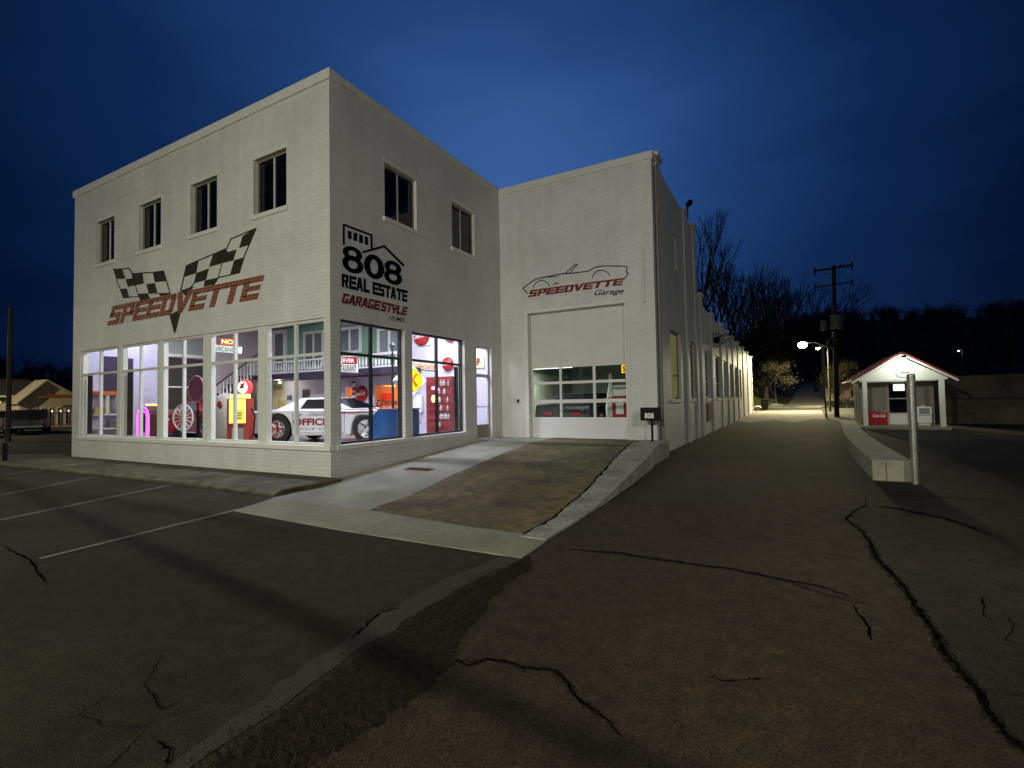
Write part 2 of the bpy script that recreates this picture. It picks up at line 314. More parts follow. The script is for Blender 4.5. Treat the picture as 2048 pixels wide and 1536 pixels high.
_, PA2 = wall_holes('low_alley_wall', 'x', G, TH, TOPY+.001, ENDY, 0, LOWZ, [(a, b, 1.55, 3.72) for a, b in AW[2:]], W_SIDE, B)
MB().box(WL, TH+.001, 0, WL+.24, 14, H-.001).build('left_wall', W_SIDE, B)
MB().box(WL, ENDY-.25, 0, G-TH, ENDY, LOWZ).build('rear_wall', W_GAR, B)
MB().box(WL+.24, TH, H-.5, -.24, 13.6, H-.4).box(-.24, D+TH, H-.5, G-TH, 13.6, H-.4).build('roof', GRAYC, B)
MB().box(WL+.24, TOPY, LOWZ-.5, G-TH, ENDY-.3, LOWZ-.4).build('low_roof', GRAYC, B)
MB().box(WL, 13.65, LOWZ-.6, G-TH, TOPY-.01, 8.35).build('rear_upper_wall', W_GAR, B)
# coping along the parapets
cp = MB(); cp.box(WL-.05, -.05, H-.20, .05, .30, H+.02); cp.build('parapet_coping', STUCCO, B, bevel=.02)
cp = MB(); cp.box(-.26, .305, H-.14, .045, D-.055, H+.015); cp.build('parapet_coping', STUCCO, B, bevel=.02)
cp = MB(); cp.box(-.26, D-.05, H-.20, G+.05, D+.30, H+.02); cp.build('parapet_coping', STUCCO, B, bevel=.02)
def par_curve(y0, z0, y1, z1, n=10):   # curved parapet shoulder on the alley side
    pts = [(y0, z1-.02)]+[(y0+(y1-y0)*i/n, z1+(z0-z1)*(1-i/n)**2.2) for i in range(n+1)]
    mb = MB(); mb.prism([(G-TH+.01, y, z) for y, z in pts+[(y1, z1-.02)][:1]], (TH-.02, 0, 0)); return mb
par_curve(7.3, 8.62, 9.8, 8.34).build('parapet_shoulder', W_SIDE, B)
par_curve(14.6, 5.95, 18.2, 5.49).build('parapet_shoulder', W_SIDE, B)
# pilasters down the alley
for y0, y1, zt in [(D+.31, 7.75, 8.62), (11.5, 11.9, 8.42), (13.55, 13.98, 8.5), (14.85, 15.45, 5.98), (18.1, 18.8, 5.63), (22.0, 22.6, 5.63), (25.2, 25.9, 5.63), (28.4, 29.1, 5.63), (32.1, 32.8, 5.63), (36.6, 37.4, 5.63), (41.5, 42.3, 5.63), (46.8, 47.6, 5.63)]:
    mb = MB(); mb.box(G+.002, y0, 0, G+.07, y1, zt-.14); mb.box(G-.26, y0-.04, zt-.14, G+.13, y1+.04, zt); mb.build('pilaster', W_SIDE, B, bevel=.01)
MB().cyl((G+.07, D+.22, .05), (G+.07, D+.22, 8.2), .045, n=10).build('drainpipe', mat('grey_pipe', (.20, .18, .18), .6), B)
# front sills
MB().box(WL+.45, -.07, ZS-.10, .045, .12, ZS+.004).build('shop_sill', STUCCO, B, bevel=.01)
MB().box(-.12, .125, ZS-.10, .06, 4.90, ZS+.004).build('shop_sill', STUCCO, B, bevel=.01)
# upper windows
def upper(P, a, b, z0, z1, lintel=True):
    r = MB(); pbox(r, P, a+.002, .10, z0+.002, a+.035, .17, z1-.002); pbox(r, P, b-.035, .10, z0+.002, b-.002, .17, z1-.002)
    pbox(r, P, a+.035, .10, z1-.035, b-.035, .17, z1-.002); pbox(r, P, a+.035, .10, z0+.002, b-.035, .17, z0+.04)
    m_ = (a+b)/2; 
    fr = r.build('window', BEIGE, B)
    q = MB(); pbox(q, P, m_-.016, .115, z0+.04, m_+.016, .155, z1-.035); q.build('mullion', STUCCO, fr)
    g = MB(); pbox(g, P, a+.035, .14, z0+.04, m_-.016, .15, z1-.035); pbox(g, P, m_+.016, .14, z0+.04, b-.035, .15, z1-.035); g.build('pane', DARKGL, fr)
    s = MB(); pbox(s, P, a-.05, -.04, z0-.11, b+.05, .10, z0-.002); s.build('sill', STUCCO, fr, bevel=.012)
    if lintel:
        s = MB(); pbox(s, P, a-.03, -.008, z1+.002, b+.03, .01, z1+.10); s.build('lintel', STUCCO, fr)
for a, b in FW: upper(PF, a, b, *FZ)
for a, b in SW: upper(PS, a, b, *FZ)
upper(PA, 9.9, 10.3, 5.9, 7.05)
# shop windows
def shop(P, a, b, z0, z1, zt, m, fd=.05):
    m_ = (a+b)/2; w_ = .055
    r = MB(); pbox(r, P, a+.002, fd, z0+.005, a+w_, fd+.09, z1-.002); pbox(r, P, b-w_, fd, z0+.005, b-.002, fd+.09, z1-.002)
    pbox(r, P, a+w_, fd, z1-w_, b-w_, fd+.09, z1-.002); pbox(r, P, a+w_, fd, z0+.005, b-w_, fd+.09, z0+w_)
    fr = r.build('shop_window', m, B, bevel=.006)
    q = MB(); pbox(q, P, m_-.03, fd+.01, z0+w_, m_+.03, fd+.08, zt-.03); pbox(q, P, m_-.03, fd+.01, zt+.03, m_+.03, fd+.08, z1-w_); q.build('mullion', m, fr)
    q = MB(); pbox(q, P, a+w_, fd+.005, zt-.03, b-w_, fd+.085, zt+.03); q.build('transom', m, fr)
    g = MB(); g.poly([P(a+w_, fd+.05, z0+w_), P(b-w_, fd+.05, z0+w_), P(b-w_, fd+.05, z1-w_), P(a+w_, fd+.05, z1-w_)]); g.build('pane', GL, fr)
for i, (a, b) in enumerate(FB): shop(PF, a, b, ZS, ZL, 2.63, FRAME)
for a, b in zip([x[1] for x in FB[:-1]], [x[0] for x in FB[1:]]):
    mb = MB(); pbox(mb, PF, a, .02, ZS+.005, b, .2, ZL-.002); mb.build('shop_post', FRAME, B, bevel=.01)
shop(PS, .26, 2.25, ZS, ZL, 2.65, DFRAME, .10); shop(PS, 2.52, 4.81, ZS, ZL, 2.65, DFRAME, .10)
# shop door
dr = MB(); a, b, z0, z1 = DOOR
for u0, u1, za, zb in ((a+.002, a+.06, z0, z1-.002), (b-.06, b-.002, z0, z1-.002), (a+.06, b-.06, z1-.06, z1-.002), (a+.06, b-.06, 2.33, 2.42)): pbox(dr, PS, u0, .10, za, u1, .18, zb)
do = dr.build('shop_door', mat('door_frame_white', (.6, .6, .66), .5), B)
q = MB(); pbox(q, PS, a+.06, .11, z0+.01, b-.06, .16, z0+.42); q.build('kick_panel', BEIGE, do)
q = MB(); pbox(q, PS, a+.06, .115, z0+.95, b-.06, .155, z0+.985); q.build('push_bar', CHROME, do)
q = MB(); q.poly([PS(a+.06, .14, z0+.42), PS(b-.06, .14, z0+.42), PS(b-.06, .14, 2.33), PS(a+.06, .14, 2.33)]); q.poly([PS(a+.06, .14, 2.42), PS(b-.06, .14, 2.42), PS(b-.06, .14, z1-.06), PS(a+.06, .14, z1-.06)]); q.build('pane', GL, do)
# garage opening: frame, overhead door
q = MB(); q.box(.87, D-.03, .42, .985, D+.25, 4.32); q.box(4.11-.05, D+.03, .42, 4.11, D+.2, 4.32); q.box(.87, D-.04, 4.32, 4.16, D+.06, 4.42); q.build('door_surround', STUCCO, B, bevel=.01)
Y0 = D+.20
od = MB(); od.box(.99, Y0, 2.61, 4.06, Y0+.05, 4.32)
od = od.build('overhead_door', mat('door_upper_sheet', (.70, .70, .66), .6, noise=.05, nscale=3, bump=.1), B)
PANW = mat('door_panel_paint', (.78, .79, .78), .45, noise=.03)
zr_ = [(2.16, 2.585), (1.60, 2.08), (1.055, 1.49)]; cols = [(1.03, 1.94), (2.01, 3.02), (3.10, 4.05)]
q = MB(); q.box(.99, Y0-.01, .415, 4.06, Y0+.045, 1.055)
q.build('door_panel', PANW, od, bevel=.006)
q = MB()
for za, zb in ((1.49, 1.60), (2.08, 2.16), (2.585, 2.608)): q.box(.99, Y0-.01, za, 4.06, Y0+.045, zb)
for za, zb in zr_:
    for xa, xb in ((.99, 1.03), (1.94, 2.01), (3.02, 3.10), (4.05, 4.06)): q.box(xa, Y0-.008, za, xb, Y0+.043, zb)
q.build('door_rail', PANW, od)
q = MB()
for za, zb in zr_:
    for xa, xb in cols: q.poly([(xa, Y0+.02, za), (xb, Y0+.02, za), (xb, Y0+.02, zb), (xa, Y0+.02, zb)])
q.build('pane', GL, od)
# conduit and box on the garage wall
c1 = at(1285, 500, 1, D-.02); c2 = at(1288, 602, 1, D-.02)
MB().cyl(c1, c2, .025, n=8).cyl(c1, at(1276, 497, 1, D-.02), .02, n=8).ball(c2, .045).build('conduit', STUCCO, B)
k = at(1036, 802, 1, D-.02); MB().box(k.x-.035, D-.03, k.z-.05, k.x+.035, D-.002, k.z+.05).build('doorbell_box', BLACK, B)
# alley windows
BLIND = mat('yellow_blind', (.36, .33, .16), .8, noise=.1, emit=(.8, .75, .25), es=.10); 
for i, (a, b) in enumerate(AW):
    if i == 1: b = TOPY-.25
    P = PA if i < 2 else PA2; z1 = 3.75 if i == 0 else 3.72
    r = MB(); pbox(r, P, a+.002, .08, 1.552, a+.08, .16, z1-.002); pbox(r, P, b-.08, .08, 1.552, b-.002, .16, z1-.002); pbox(r, P, a+.08, .08, z1-.08, b-.08, .16, z1-.002); pbox(r, P, a+.08, .08, 1.552, b-.08, .16, 1.62); pbox(r, P, a+.08, .09, 2.3, b-.08, .15, 2.36)
    fr = r.build('window', FRAME if i else BEIGE, B)
    g = MB(); pbox(g, P, a+.08, .12, 1.62, b-.08, .13, 2.3); pbox(g, P, a+.08, .12, 2.36, b-.08, .13, z1-.08); g.build('pane', BLIND if i == 0 else mat('grey_boarded_pane', (.16, .15, .14), .6, noise=.2), fr)
    s = MB(); pbox(s, P, a-.05, -.05, 1.45, b+.05, .08, 1.548); s.build('sill', STUCCO, fr)
RUST = mat('rusted_vent', (.16, .07, .045), .9, noise=.4, nscale=12)
MB().box(G+.002, 16.2, .55, G+.05, 17.2, 1.35).build('vent_cover', RUST, B)
# ---------------------------------------------------------------- interior shell (showroom)
FZL = .5; XL = WL+.26; YB = 6.6
MB().box(XL, .26, FZL-.1, -.26, 9.2, FZL).build('showroom_floor', FLOORM, B)
MB().box(XL, .25, 4.78, -.25, 9.2, 4.85).build('showroom_ceiling', GRAYC, B)
q = MB(); q.k = 0; q.box(XL, .25, FZL, XL+.02, 2.42, 4.78); q.k = 1; q.box(XL, 3.98, FZL, XL+.02, YB, 4.78); q.build('left_room_wall', [LAV, mat('pink_wall', (.62, .52, .56), .7, noise=.04)], B)
q = MB(); q.box(XL, 2.42, 3.52, XL+.02, 3.98, 4.78); q.build('left_room_ceiling_drop', mat('grey_drop', (.30, .31, .29), .7), B)
q = MB(); q.box(XL, 2.42, FZL, XL+.02, 3.98, 3.36); q.build('dark_panelling', BROWN, B)
MB().box(XL+.02, 2.42, 3.40, XL+.12, 3.98, 3.50).build('white_rail', WHITE, B); MB().box(XL+.02, 2.42, 2.28, XL+.08, 3.98, 2.33).build('white_rail', WHITE, B)
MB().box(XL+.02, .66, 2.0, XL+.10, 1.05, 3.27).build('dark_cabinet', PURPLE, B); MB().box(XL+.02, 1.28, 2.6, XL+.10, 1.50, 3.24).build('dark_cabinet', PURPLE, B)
# back wall of the showroom with two openings to the lit diner corner
def bx(px, y=YB): return at(px, 780, 1, y).x
hA = (bx(690), bx(712)); hB = (bx(748), bx(808))
wall_holes('back_wall', 'y', YB, .1, XL+.02, -.26, FZL, 4.78, [(hA[0], hA[1], FZL+.3, 2.22), (hB[0], hB[1], FZL+.75, 2.25)], LAV, B)
MB().box(XL+.02, YB-.02, 2.80, bx(811), YB-.003, 4.77).build('green_wall', GREENW, B)
xc0, xc1 = at(535, 780, 1, YB).x, at(572, 780, 1, YB).x
MB().box(max(xc0, XL+.05), YB-.02, FZL, xc1, YB-.003, 2.5).build('cream_wall', CREAM, B)
MB().box(hA[0]-.3, YB+.1, FZL, hB[1]+.4, YB+.12, .6).box(hA[0]-.3, 8.3, FZL, hB[1]+.4, 8.35, 2.6).box(hA[0]-.3, YB+.1, 2.5, hB[1]+.4, 8.3, 2.55).box(hB[1]+.35, YB+.1, FZL, hB[1]+.4, 8.3, 2.5).box(hA[0]-.35, YB+.1, FZL, hA[0]-.3, 8.3, 2.5).build('diner_room', mat('peach_wall', (.80, .50, .30), .6), B)
# balcony
YR = 5.5; XR = -3.05; ZB = 2.80
MB().box(XL+.02, YR, ZB-.22, XR, YB-.02, ZB).build('balcony', PURPLE, B)
BAL = B.children[-1] if False else [o for o in B.children if o.name.startswith('balcony')][-1]
q = MB(); q.box(XL+.1, YR+.02, ZB+.43, XR, YR+.08, ZB+.48); q.box(XL+.1, YR+.02, ZB+.003, XR, YR+.08, ZB+.05); q.build('railing', WHITE, BAL)
bal0 = None; x = XR-.06
def baluster_mesh():
    q = MB(); q.lathe((0, 0, 0), [(.018, 0), (.018, .05), (.034, .10), (.03, .17), (.014, .30), (.02, .38)], 8); return q
prev = None
while x > XL+.2:
    if prev is None:
        q = baluster_mesh(); prev = q.build('baluster', WHITE, BAL); prev.location = (x, YR+.05, ZB+.05)
    else:
        o = prev.copy(); C.objects.link(o); o.parent = BAL; o.location = (x, YR+.05, ZB+.05)
    x -= .15
# doors and windows on the green wall (px measured on the photo)
def wallrect(name, q4, frame_m, pane_m, split=1, fw=.10, zb=None, label=None):
    P = [at(x, y, 1, YB-.03) for x, y in q4]; x0 = min(p.x for p in P); x1 = max(p.x for p in P); z0 = min(p.z for p in P); z1 = max(p.z for p in P)
    if zb is not None: z0 = zb
    r = MB(); y0 = YB-.10; y1 = YB-.022
    r.box(x0, y0, z0, x0+fw, y1, z1); r.box(x1-fw, y0, z0, x1, y1, z1); r.box(x0+fw, y0, z1-fw, x1-fw, y1, z1); r.box(x0+fw, y0, z0, x1-fw, y1, z0+fw)
    for k in range(1, split): xm = x0+(x1-x0)*k/split; r.box(xm-fw*.4, y0, z0+fw, xm+fw*.4, y1, z1-fw)
    fr = r.build(name, frame_m, B)
    MB().box(x0+fw, YB-.05, z0+fw, x1-fw, YB-.024, z1-fw).build('pane', pane_m, fr); return fr
PANEG = mat('grey_curtained_pane', (.16, .18, .19), .3, noise=.25, nscale=6)
wallrect('balcony_door', [(546, 662), (574, 711)], WHITE, PANEG, 1, .16, 2.83)
wallrect('balcony_window', [(609, 665), (649, 711)], WHITE, PANEG, 2, .09, 3.0)
wallrect('balcony_window', [(678.5, 657), (724, 705)], WHITE, PANEG, 2, .10)
wallrect('balcony_window', [(756, 657), (805, 707)], WHITE, PANEG, 2, .10)
# stairs up the left wall
q = MB(); n = 13
for i in range(n): y = 2.5+3.0*i/n; q.box(XL+.03, y, FZL, XL+.85, y+3.0/n, FZL+2.3*(i+1)/n)
st = q.build('staircase', BROWN, B)
q = MB(); q.prism([(XL+.84, 2.4, FZL+.72), (XL+.84, 5.5, FZL+3.10), (XL+.84, 5.5, FZL+3.15), (XL+.84, 2.4, FZL+.77)], (.05, 0, 0)); q.build('handrail', BROWN, st)
prev = None
for i in range(22):
    y = 2.5+3.0*i/22; z = FZL+2.3*(i+.5)/22
    if prev is None:
        q = MB(); q.lathe((0, 0, 0), [(.02, 0), (.02, .08), (.036, .14), (.03, .24), (.016, .45), (.022, .70)], 8); prev = q.build('baluster', WHITE, st); o = prev
    else: o = prev.copy(); C.objects.link(o); o.parent = st
    o.location = (XL+.86, y, z)
# posts inside the corner
MB().box(-.42, .42, FZL, -.30, .54, 4.7).build('corner_column', PURPLE, B)
# garage bay room behind the overhead door
q = MB(); q.box(-.2, D+.3, .38, G-.3, 13.4, .42); q.build('garage_floor', mat('garage_floor', (.16, .15, .13), .5), B)
q = MB(); q.box(-.24, D+.3, .4, -.2, 13.4, 5); q.box(-.2, 13.4, .4, G-.3, 13.45, 5); q.box(-.2, D+.3, 4.9, G-.3, 13.4, 4.95); q.build('garage_room', mat('garage_room_wall', (.22, .23, .18), .8, noise=.2, nscale=3), B)
# ================================================================ murals (paint 3 mm proud of the brick)
OLIVE = brick('mural_black_paint', 'x', (.045, .048, .030), wear=((.035, .036, .024), .95))
REDOLD = brick('mural_red_paint', 'x', (.60, .50, .40), wear=((.27, .085, .050), .66))
MBLK = brick('mural_fresh_black', 'y', (.004, .004, .006), wear=((.004, .004, .006), 3)); MRED = brick('mural_fresh_red', 'y', (.22, .010, .012))
MBLKG = brick('mural_garage_black', 'x', (.004, .004, .006), wear=((.004, .004, .006), 3)); MREDG = brick('mural_garage_red', 'x', (.26, .012, .016))
def stroke_px(mb, pts, wpx, ax, v, closed=False):
    pts = [Vector((p[0], p[1])) for p in pts]
    if closed: pts = pts+[pts[0]]
    for i in range(len(pts)-1):
        a, b = pts[i], pts[i+1]; d = (b-a)
        if d.length < .01: continue
        d.normalize(); nn = Vector((-d.y, d.x))*wpx/2; a2 = a-d*wpx*.3; b2 = b+d*wpx*.3
        mb.poly([at(*(a2+nn), ax, v), at(*(b2+nn), ax, v), at(*(b2-nn), ax, v), at(*(a2-nn), ax, v)])
GLY = {  # slanted racing letters, each a set of quads on the unit square
 'S': [(0,.75,1.04,1), (0,.42,.36,.78), (0,.39,1,.62), (.66,.16,1,.42), (-.04,0,1,.25)],
 'P': [(0,.75,1.04,1), (0,0,.36,.78), (.66,.36,1.04,.78), (.3,.33,1,.55)],
 'E': [(0,.75,1.10,1), (0,.18,.34,.82), (.28,.39,1.04,.62), (0,0,1.06,.26)],
 'D': [(0,.75,.95,1), (0,0,.36,.82), (.68,.12,1.03,.9), (.3,0,.95,.25)],
 'T': [(-.06,.75,1.14,1), (.32,0,.70,.82)],
 'G': [(0,.76,1,1), (0,.2,.36,.8), (0,0,1,.24), (.64,.2,1,.5), (.48,.38,.68,.52)],
 'A': [(-.04,0,.32,0,.66,1,.26,1), (.68,0,1.04,0,.74,1,.34,1), (.25,.2,.75,.38)],
 'R': [(0,.76,1,1), (0,0,.36,.8), (.64,.5,1,.8), (.3,.40,.95,.58), (.42,.44,.76,.44,1.04,0,.66,0)],
 'Y': [(0,.5,.36,1), (.64,.5,1,1), (0,.4,1,.6), (.31,0,.69,.45)],
 'L': [(0,0,.38,1), (0,0,1,.24)], ' ': [],
}
def race_text(mb, s, fn, gap=.12):
    n = len(s); wd = 1/(n+gap*(n-1)); x = 0
    for i, ch in enumerate(s):
        f = lambda u, v: fn(x+u*wd, v)
        if ch == 'V':
            mb.poly([f(-.08,1), f(.32,1), f(.68,.0), f(.34,.0)]); mb.poly([f(.72,1), f(1.1,1), f(.68,0), f(.34,.0)])
        else:
            for g_ in GLY[ch]:
                if len(g_) == 4: a, b, c, d = g_; mb.poly([f(a,b), f(c,b), f(c,d), f(a,d)])
                else: mb.poly([f(g_[k], g_[k+1]) for k in range(0, 8, 2)])
        x += wd*(1+gap)
def Zf(x, y): return (x/4.096+180, y/4.096+440)
YF = -.004; q = MB()
cells = [[(1250,130),(1360,65),(1300,205),(1220,230)], [(1010,275),(1110,235),(1130,262),(1200,240),(1175,330),(1080,355),(975,385)], [(1180,330),(1260,305),(1225,430),(1145,455)],
 [(790,375),(890,330),(870,435),(765,470)], [(870,435),(975,395),(950,490),(850,520)], [(940,495),(1050,470),(1015,530),(930,548)], [(740,580),(850,540),(795,650),(775,610)],
 [(190,405),(260,395),(290,480),(215,485)], [(290,485),(345,478),(340,440),(430,435),(440,520),(310,548)], [(512,425),(600,415),(622,500),(530,510)],
 [(460,525),(530,515),(552,595),(480,600)], [(245,565),(300,560),(322,632),(275,640)], [(390,610),(475,605),(490,645),(410,660)], [(560,602),(652,598),(664,622),(580,628)], [(650,780),(752,722),(700,925),(688,925)]]
for c_ in cells: q.poly(pxq([Zf(*p) for p in c_], 1, YF))
for ln, w_ in (([(738,600),(790,375),(890,330),(1010,280),(1120,232),(1155,155),(1360,68),(1262,300),(1222,432),(1050,472),(1015,530)], 2.4), ([(775,610),(850,520)], 2), ([(1080,360),(1050,470)], 1.8), ([(190,405),(320,396),(346,440),(430,434),(512,428),(602,418),(662,622)], 2.2), ([(215,485),(275,638),(400,625)], 1.8), ([(370,530),(392,610)], 1.6), ([(390,608),(475,602),(655,600)], 1.6)):
    stroke_px(q, [Zf(*p) for p in ln], w_, 1, YF-.0008)
mflag = q.build('flag_mural', OLIVE, B)
q = MB(); fn2 = quad_fn(*[at(*Zf(*p), 1, YF-.004) for p in ((142,866),(1362,648),(1415,452),(185,705))])
race_text(q, 'SPEEDVETTE', fn2, .10); q.build('lettering_mural', REDOLD, B)
# side: 808 real estate
def Zs(x, y): return (x/6.4+660, y/6.4+420)
XM = .004; q = MB()
stroke_px(q, [Zs(*p) for p in ((176,438),(176,188),(530,322),(534,486))], 4.3, 0, XM)
for w4 in ([(228,262),(278,275),(275,380),(228,365)], [(302,285),(350,298),(348,402),(300,388)], [(373,310),(420,325),(420,430),(372,415)], [(445,335),(488,350),(488,455),(445,438)]): q.poly(pxq([Zs(*p) for p in w4], 0, XM))
stroke_px(q, [Zs(*p) for p in ((424,540),(695,464),(940,708))], 4.6, 0, XM+.0008)
def ringpx(c, ro, ri, ci=None, n=28, sh=.28):
    ci = ci or c
    for i in range(n):
        a, b = 2*math.pi*i/n, 2*math.pi*(i+1)/n
        def pt(cc, r, t): dx = r[0]*math.cos(t); return at(*Zs(cc[0]+dx, cc[1]+dx*sh+r[1]*math.sin(t)), 0, XM+.0004)
        q.poly([pt(c, ro, a), pt(c, ro, b), pt(ci, ri, b), pt(ci, ri, a)])
ringpx((288,560),(126,93),(52,40)); ringpx((292,698),(136,112),(60,53))
ringpx((565,728),(131,156),(50,92))
ringpx((806,738),(107,88),(42,36)); ringpx((808,860),(115,96),(50,42))
race_text(q, 'REAL', quad_fn(*[at(*Zs(*p), 0, XM) for p in ((150,985),(508,1068),(510,895),(148,812))]), .10); race_text(q, 'ESTATE', quad_fn(*[at(*Zs(*p), 0, XM) for p in ((545,1078),(985,1182),(990,1032),(543,915))]), .10)
q.build('house_logo_mural', MBLK, B)
q = MB(); race_text(q, 'GARAGE', quad_fn(*[at(*Zs(*p), 0, XM) for p in ((148,1188),(625,1285),(650,1165),(172,1062))]), .06)
race_text(q, 'STYLE', quad_fn(*[at(*Zs(*p), 0, XM) for p in ((645,1292),(972,1355),(995,1245),(672,1172))]), .06)
q.build('garage_style_mural', MRED, B)
q = MB(); text_on(q, 'HOMES', quad_fn(*[at(*Zs(*p), 0, XM) for p in ((752,1402),(950,1440),(968,1384),(762,1350))]), bold=.01, shear=.2); q.build('homes_mural', MBLK, B)
# garage: car outline, speedvette garage
def Zg(x, y): return (x/4.043+980, y/4.043+280)
YG = D-.004; q = MB()
for ln, w_ in (([(302,1240),(288,1222),(265,1205),(292,1178),(330,1150),(375,1125),(420,1112),(480,1103),(540,1088),(590,1080),(650,1078),(720,1070),(790,1062),(820,1046),(850,1030),(890,1021),(930,1018),(1000,1020),(1060,1020),(1100,1022),(1110,1032),(1100,1062),(1118,1078),(1104,1098),(1090,1117)], 2.0),
               ([(470,1110),(555,1103)], 1.4), ([(610,1078),(650,1040),(690,1004),(706,1008),(668,1048),(642,1078)], 1.7), ([(350,1195),(360,1170),(378,1150),(400,1137),(425,1133),(448,1142),(468,1158),(482,1180)], 1.7),
               ([(825,1115),(835,1090),(852,1070),(878,1056),(905,1052),(932,1060),(955,1076),(972,1100)], 1.7), ([(515,1168),(527,1158),(555,1158)], 2.0)):
    stroke_px(q, [Zg(*p) for p in ln], w_, 1, YG)
text_on(q, 'Garage', quad_fn(*[at(*Zg(*p), 1, YG) for p in ((842,1272),(1082,1252),(1084,1196),(846,1214))]), bold=.012, shear=.35)
q.build('car_outline_mural', MBLKG, B)
q = MB(); race_text(q, 'SPEEDVETTE', quad_fn(*[at(*Zg(*p), 1, YG-.002) for p in ((308,1272),(1062,1172),(1084,1114),(328,1214))]), .10); q.build('speedvette_mural', MREDG, B)

# ================================================================ things inside the showroom
TXT = mat('black_lettering', (.02, .02, .02), .5); WTXT = mat('white_lettering', (.85, .85, .85), .5)
def car(name, label, cat, loc, rz, body, S=1.0, group=None, white=False, wb=3.0, door_text=None):
    """low coupe, nose towards local +x; wheels, glass, bumpers, lights"""
    t = thing(name, label, cat, loc, rz, group); W2 = .92*S; fo, ro = .80*S, .95*S; xf, xr = wb/2, -wb/2; R = .40*S
    low = .22*S
    def arch(cx, r=R+.05*S, n=8): return [(cx+r*math.cos(math.pi*i/n), R+r*math.sin(math.pi*i/n)*1.0) for i in range(n+1)]
    prof = [(xf+fo, .42*S), (xf+fo-.06*S, .74*S), (xf+.3*S, .86*S), (.35*S+.35, .92*S), (-.35*S-.9, .96*S), (xr-ro+.08*S, .92*S), (xr-ro, .55*S), (xr-ro+.08*S, .30*S)]
    bottom = [(xr-.46*S, low)]+[(x, z) for x, z in reversed(arch(xr))]+[(xr+.46*S, low), (xf-.46*S, low)]+[(x, z) for x, z in reversed(arch(xf))]+[(xf+.46*S, low), (xf+fo-.1*S, .26*S)]
    pr = prof+bottom
    mb = MB(); mb.prism([(x, -W2, z) for x, z in pr], (0, 2*W2, 0)); bo = mb.build('body', body, t, bevel=.05*S)
    # greenhouse
    za, zt = .93*S, 1.27*S; A = [(.75*S+.15, -W2+.08), (-1.35*S-.2, -W2+.08)]; Tt = [(.05, -W2+.26*S), (-.75*S, -W2+.26*S)]
    base = [(A[0][0], -W2+.08, za), (A[0][0], W2-.08, za), (A[1][0], W2-.08, za), (A[1][0], -W2+.08, za)]; top = [(Tt[0][0], Tt[0][1], zt), (Tt[0][0], -Tt[0][1], zt), (Tt[1][0], -Tt[1][1], zt), (Tt[1][0], Tt[1][1], zt)]
    mb = MB(); mb.add(base+top, [(4,5,6,7),(0,3,2,1),(0,1,5,4),(1,2,6,5),(2,3,7,6),(3,0,4,7)]); ro_ = mb.build('cabin', body, t, bevel=.03)
    g = MB()
    for s in (-1, 1):
        def S_(k, h): # point on the cabin side
            b0 = Vector((A[0][0]*(1-k)+A[1][0]*k, s*(W2-.08), za)); t0 = Vector((Tt[0][0]*(1-k)+Tt[1][0]*k, s*(-Tt[0][1]), zt)); return b0.lerp(t0, h)+Vector((0, s*.006, .002))
        g.poly([S_(.10, .10), S_(.66, .10), S_(.72, .86), S_(.06, .86)])
    g.build('side_window', DARKGL, t)
    def Wd(i0, i1, i2, i3, off):
        p = [Vector(base[i0]), Vector(base[i1]), Vector(top[i2]), Vector(top[i3])]; c = sum(p, Vector())/4
        q_ = MB(); q_.poly([c+(v-c)*.86+Vector(off) for v in p]); return q_
    Wd(0, 1, 1, 0, (.012, 0, .012)).build('windshield', DARKGL, t); Wd(3, 2, 2, 3, (-.012, 0, .012)).build('rear_window', DARKGL, t)
    for s in (-1, 1):
        gp = MB(); yy = s*(W2+.001)
        for xa in (.62*S+.12, -.62*S-.25): gp.box(xa-.006, yy, .30*S, xa+.006, yy+s*.002, .90*S)
        gp.box(-.62*S-.25, yy, .298*S, .62*S+.12, yy+s*.002, .305*S); gp.build('door_gap', BLACK, t)
        MB().box(-.62*S-.12, yy, .80*S, -.62*S+.06, yy+s*.03, .83*S).build('door_handle', CHROME, t, bevel=.005)
        MB().box(xr+.5, yy, .235*S, xf-.5, yy+s*.012, .275*S).build('sill_trim', CHROME, t)
    for cx in (xf, xr):
        for s in (-1, 1):
            ty = MB(); ty.lathe((cx, s*(W2-.20), R), [(R*.62, .08), (R*.62, 0), (R*.95, 0), (R, .03), (R, .17), (R*.95, .2), (R*.64, .2), (R*.62, .15)], 24, (0, s, 0), False); wo = ty.build('wheel', TYRE, t)
            rm = MB(); rm.lathe((cx, s*(W2-.06), R), [(R*.6, 0), (R*.62, .045), (R*.55, .03), (R*.3, .0), (R*.2, .035), (.01, .04)], 20, (0, s, 0))
            for i in range(5): a = 2*math.pi*i/5; rm.cyl((cx+.2*R*math.cos(a), s*(W2-.035), R+.2*R*math.sin(a)), (cx+.56*R*math.cos(a), s*(W2-.03), R+.56*R*math.sin(a)), .035, n=6)
            rm.build('rim', CHROME, wo)
    for x0, s in ((xf+fo-.05, 1), (xr-ro-.02, -1)):
        MB().box(x0, -W2+.06, .44*S, x0+.09, W2-.06, .54*S).build('bumper', CHROME, t, bevel=.02)
    for s in (-1, 1):
        MB().cyl((xf+fo-.05, s*.62*S, .62*S), (xf+fo+.0, s*.62*S, .62*S), .09*S, n=14).build('headlight', WTXT, t)
        MB().box(xr-ro-.01, s*.45*S-.16, .60*S, xr-ro+.03, s*.45*S+.16, .70*S).build('tail_light', RED, t)
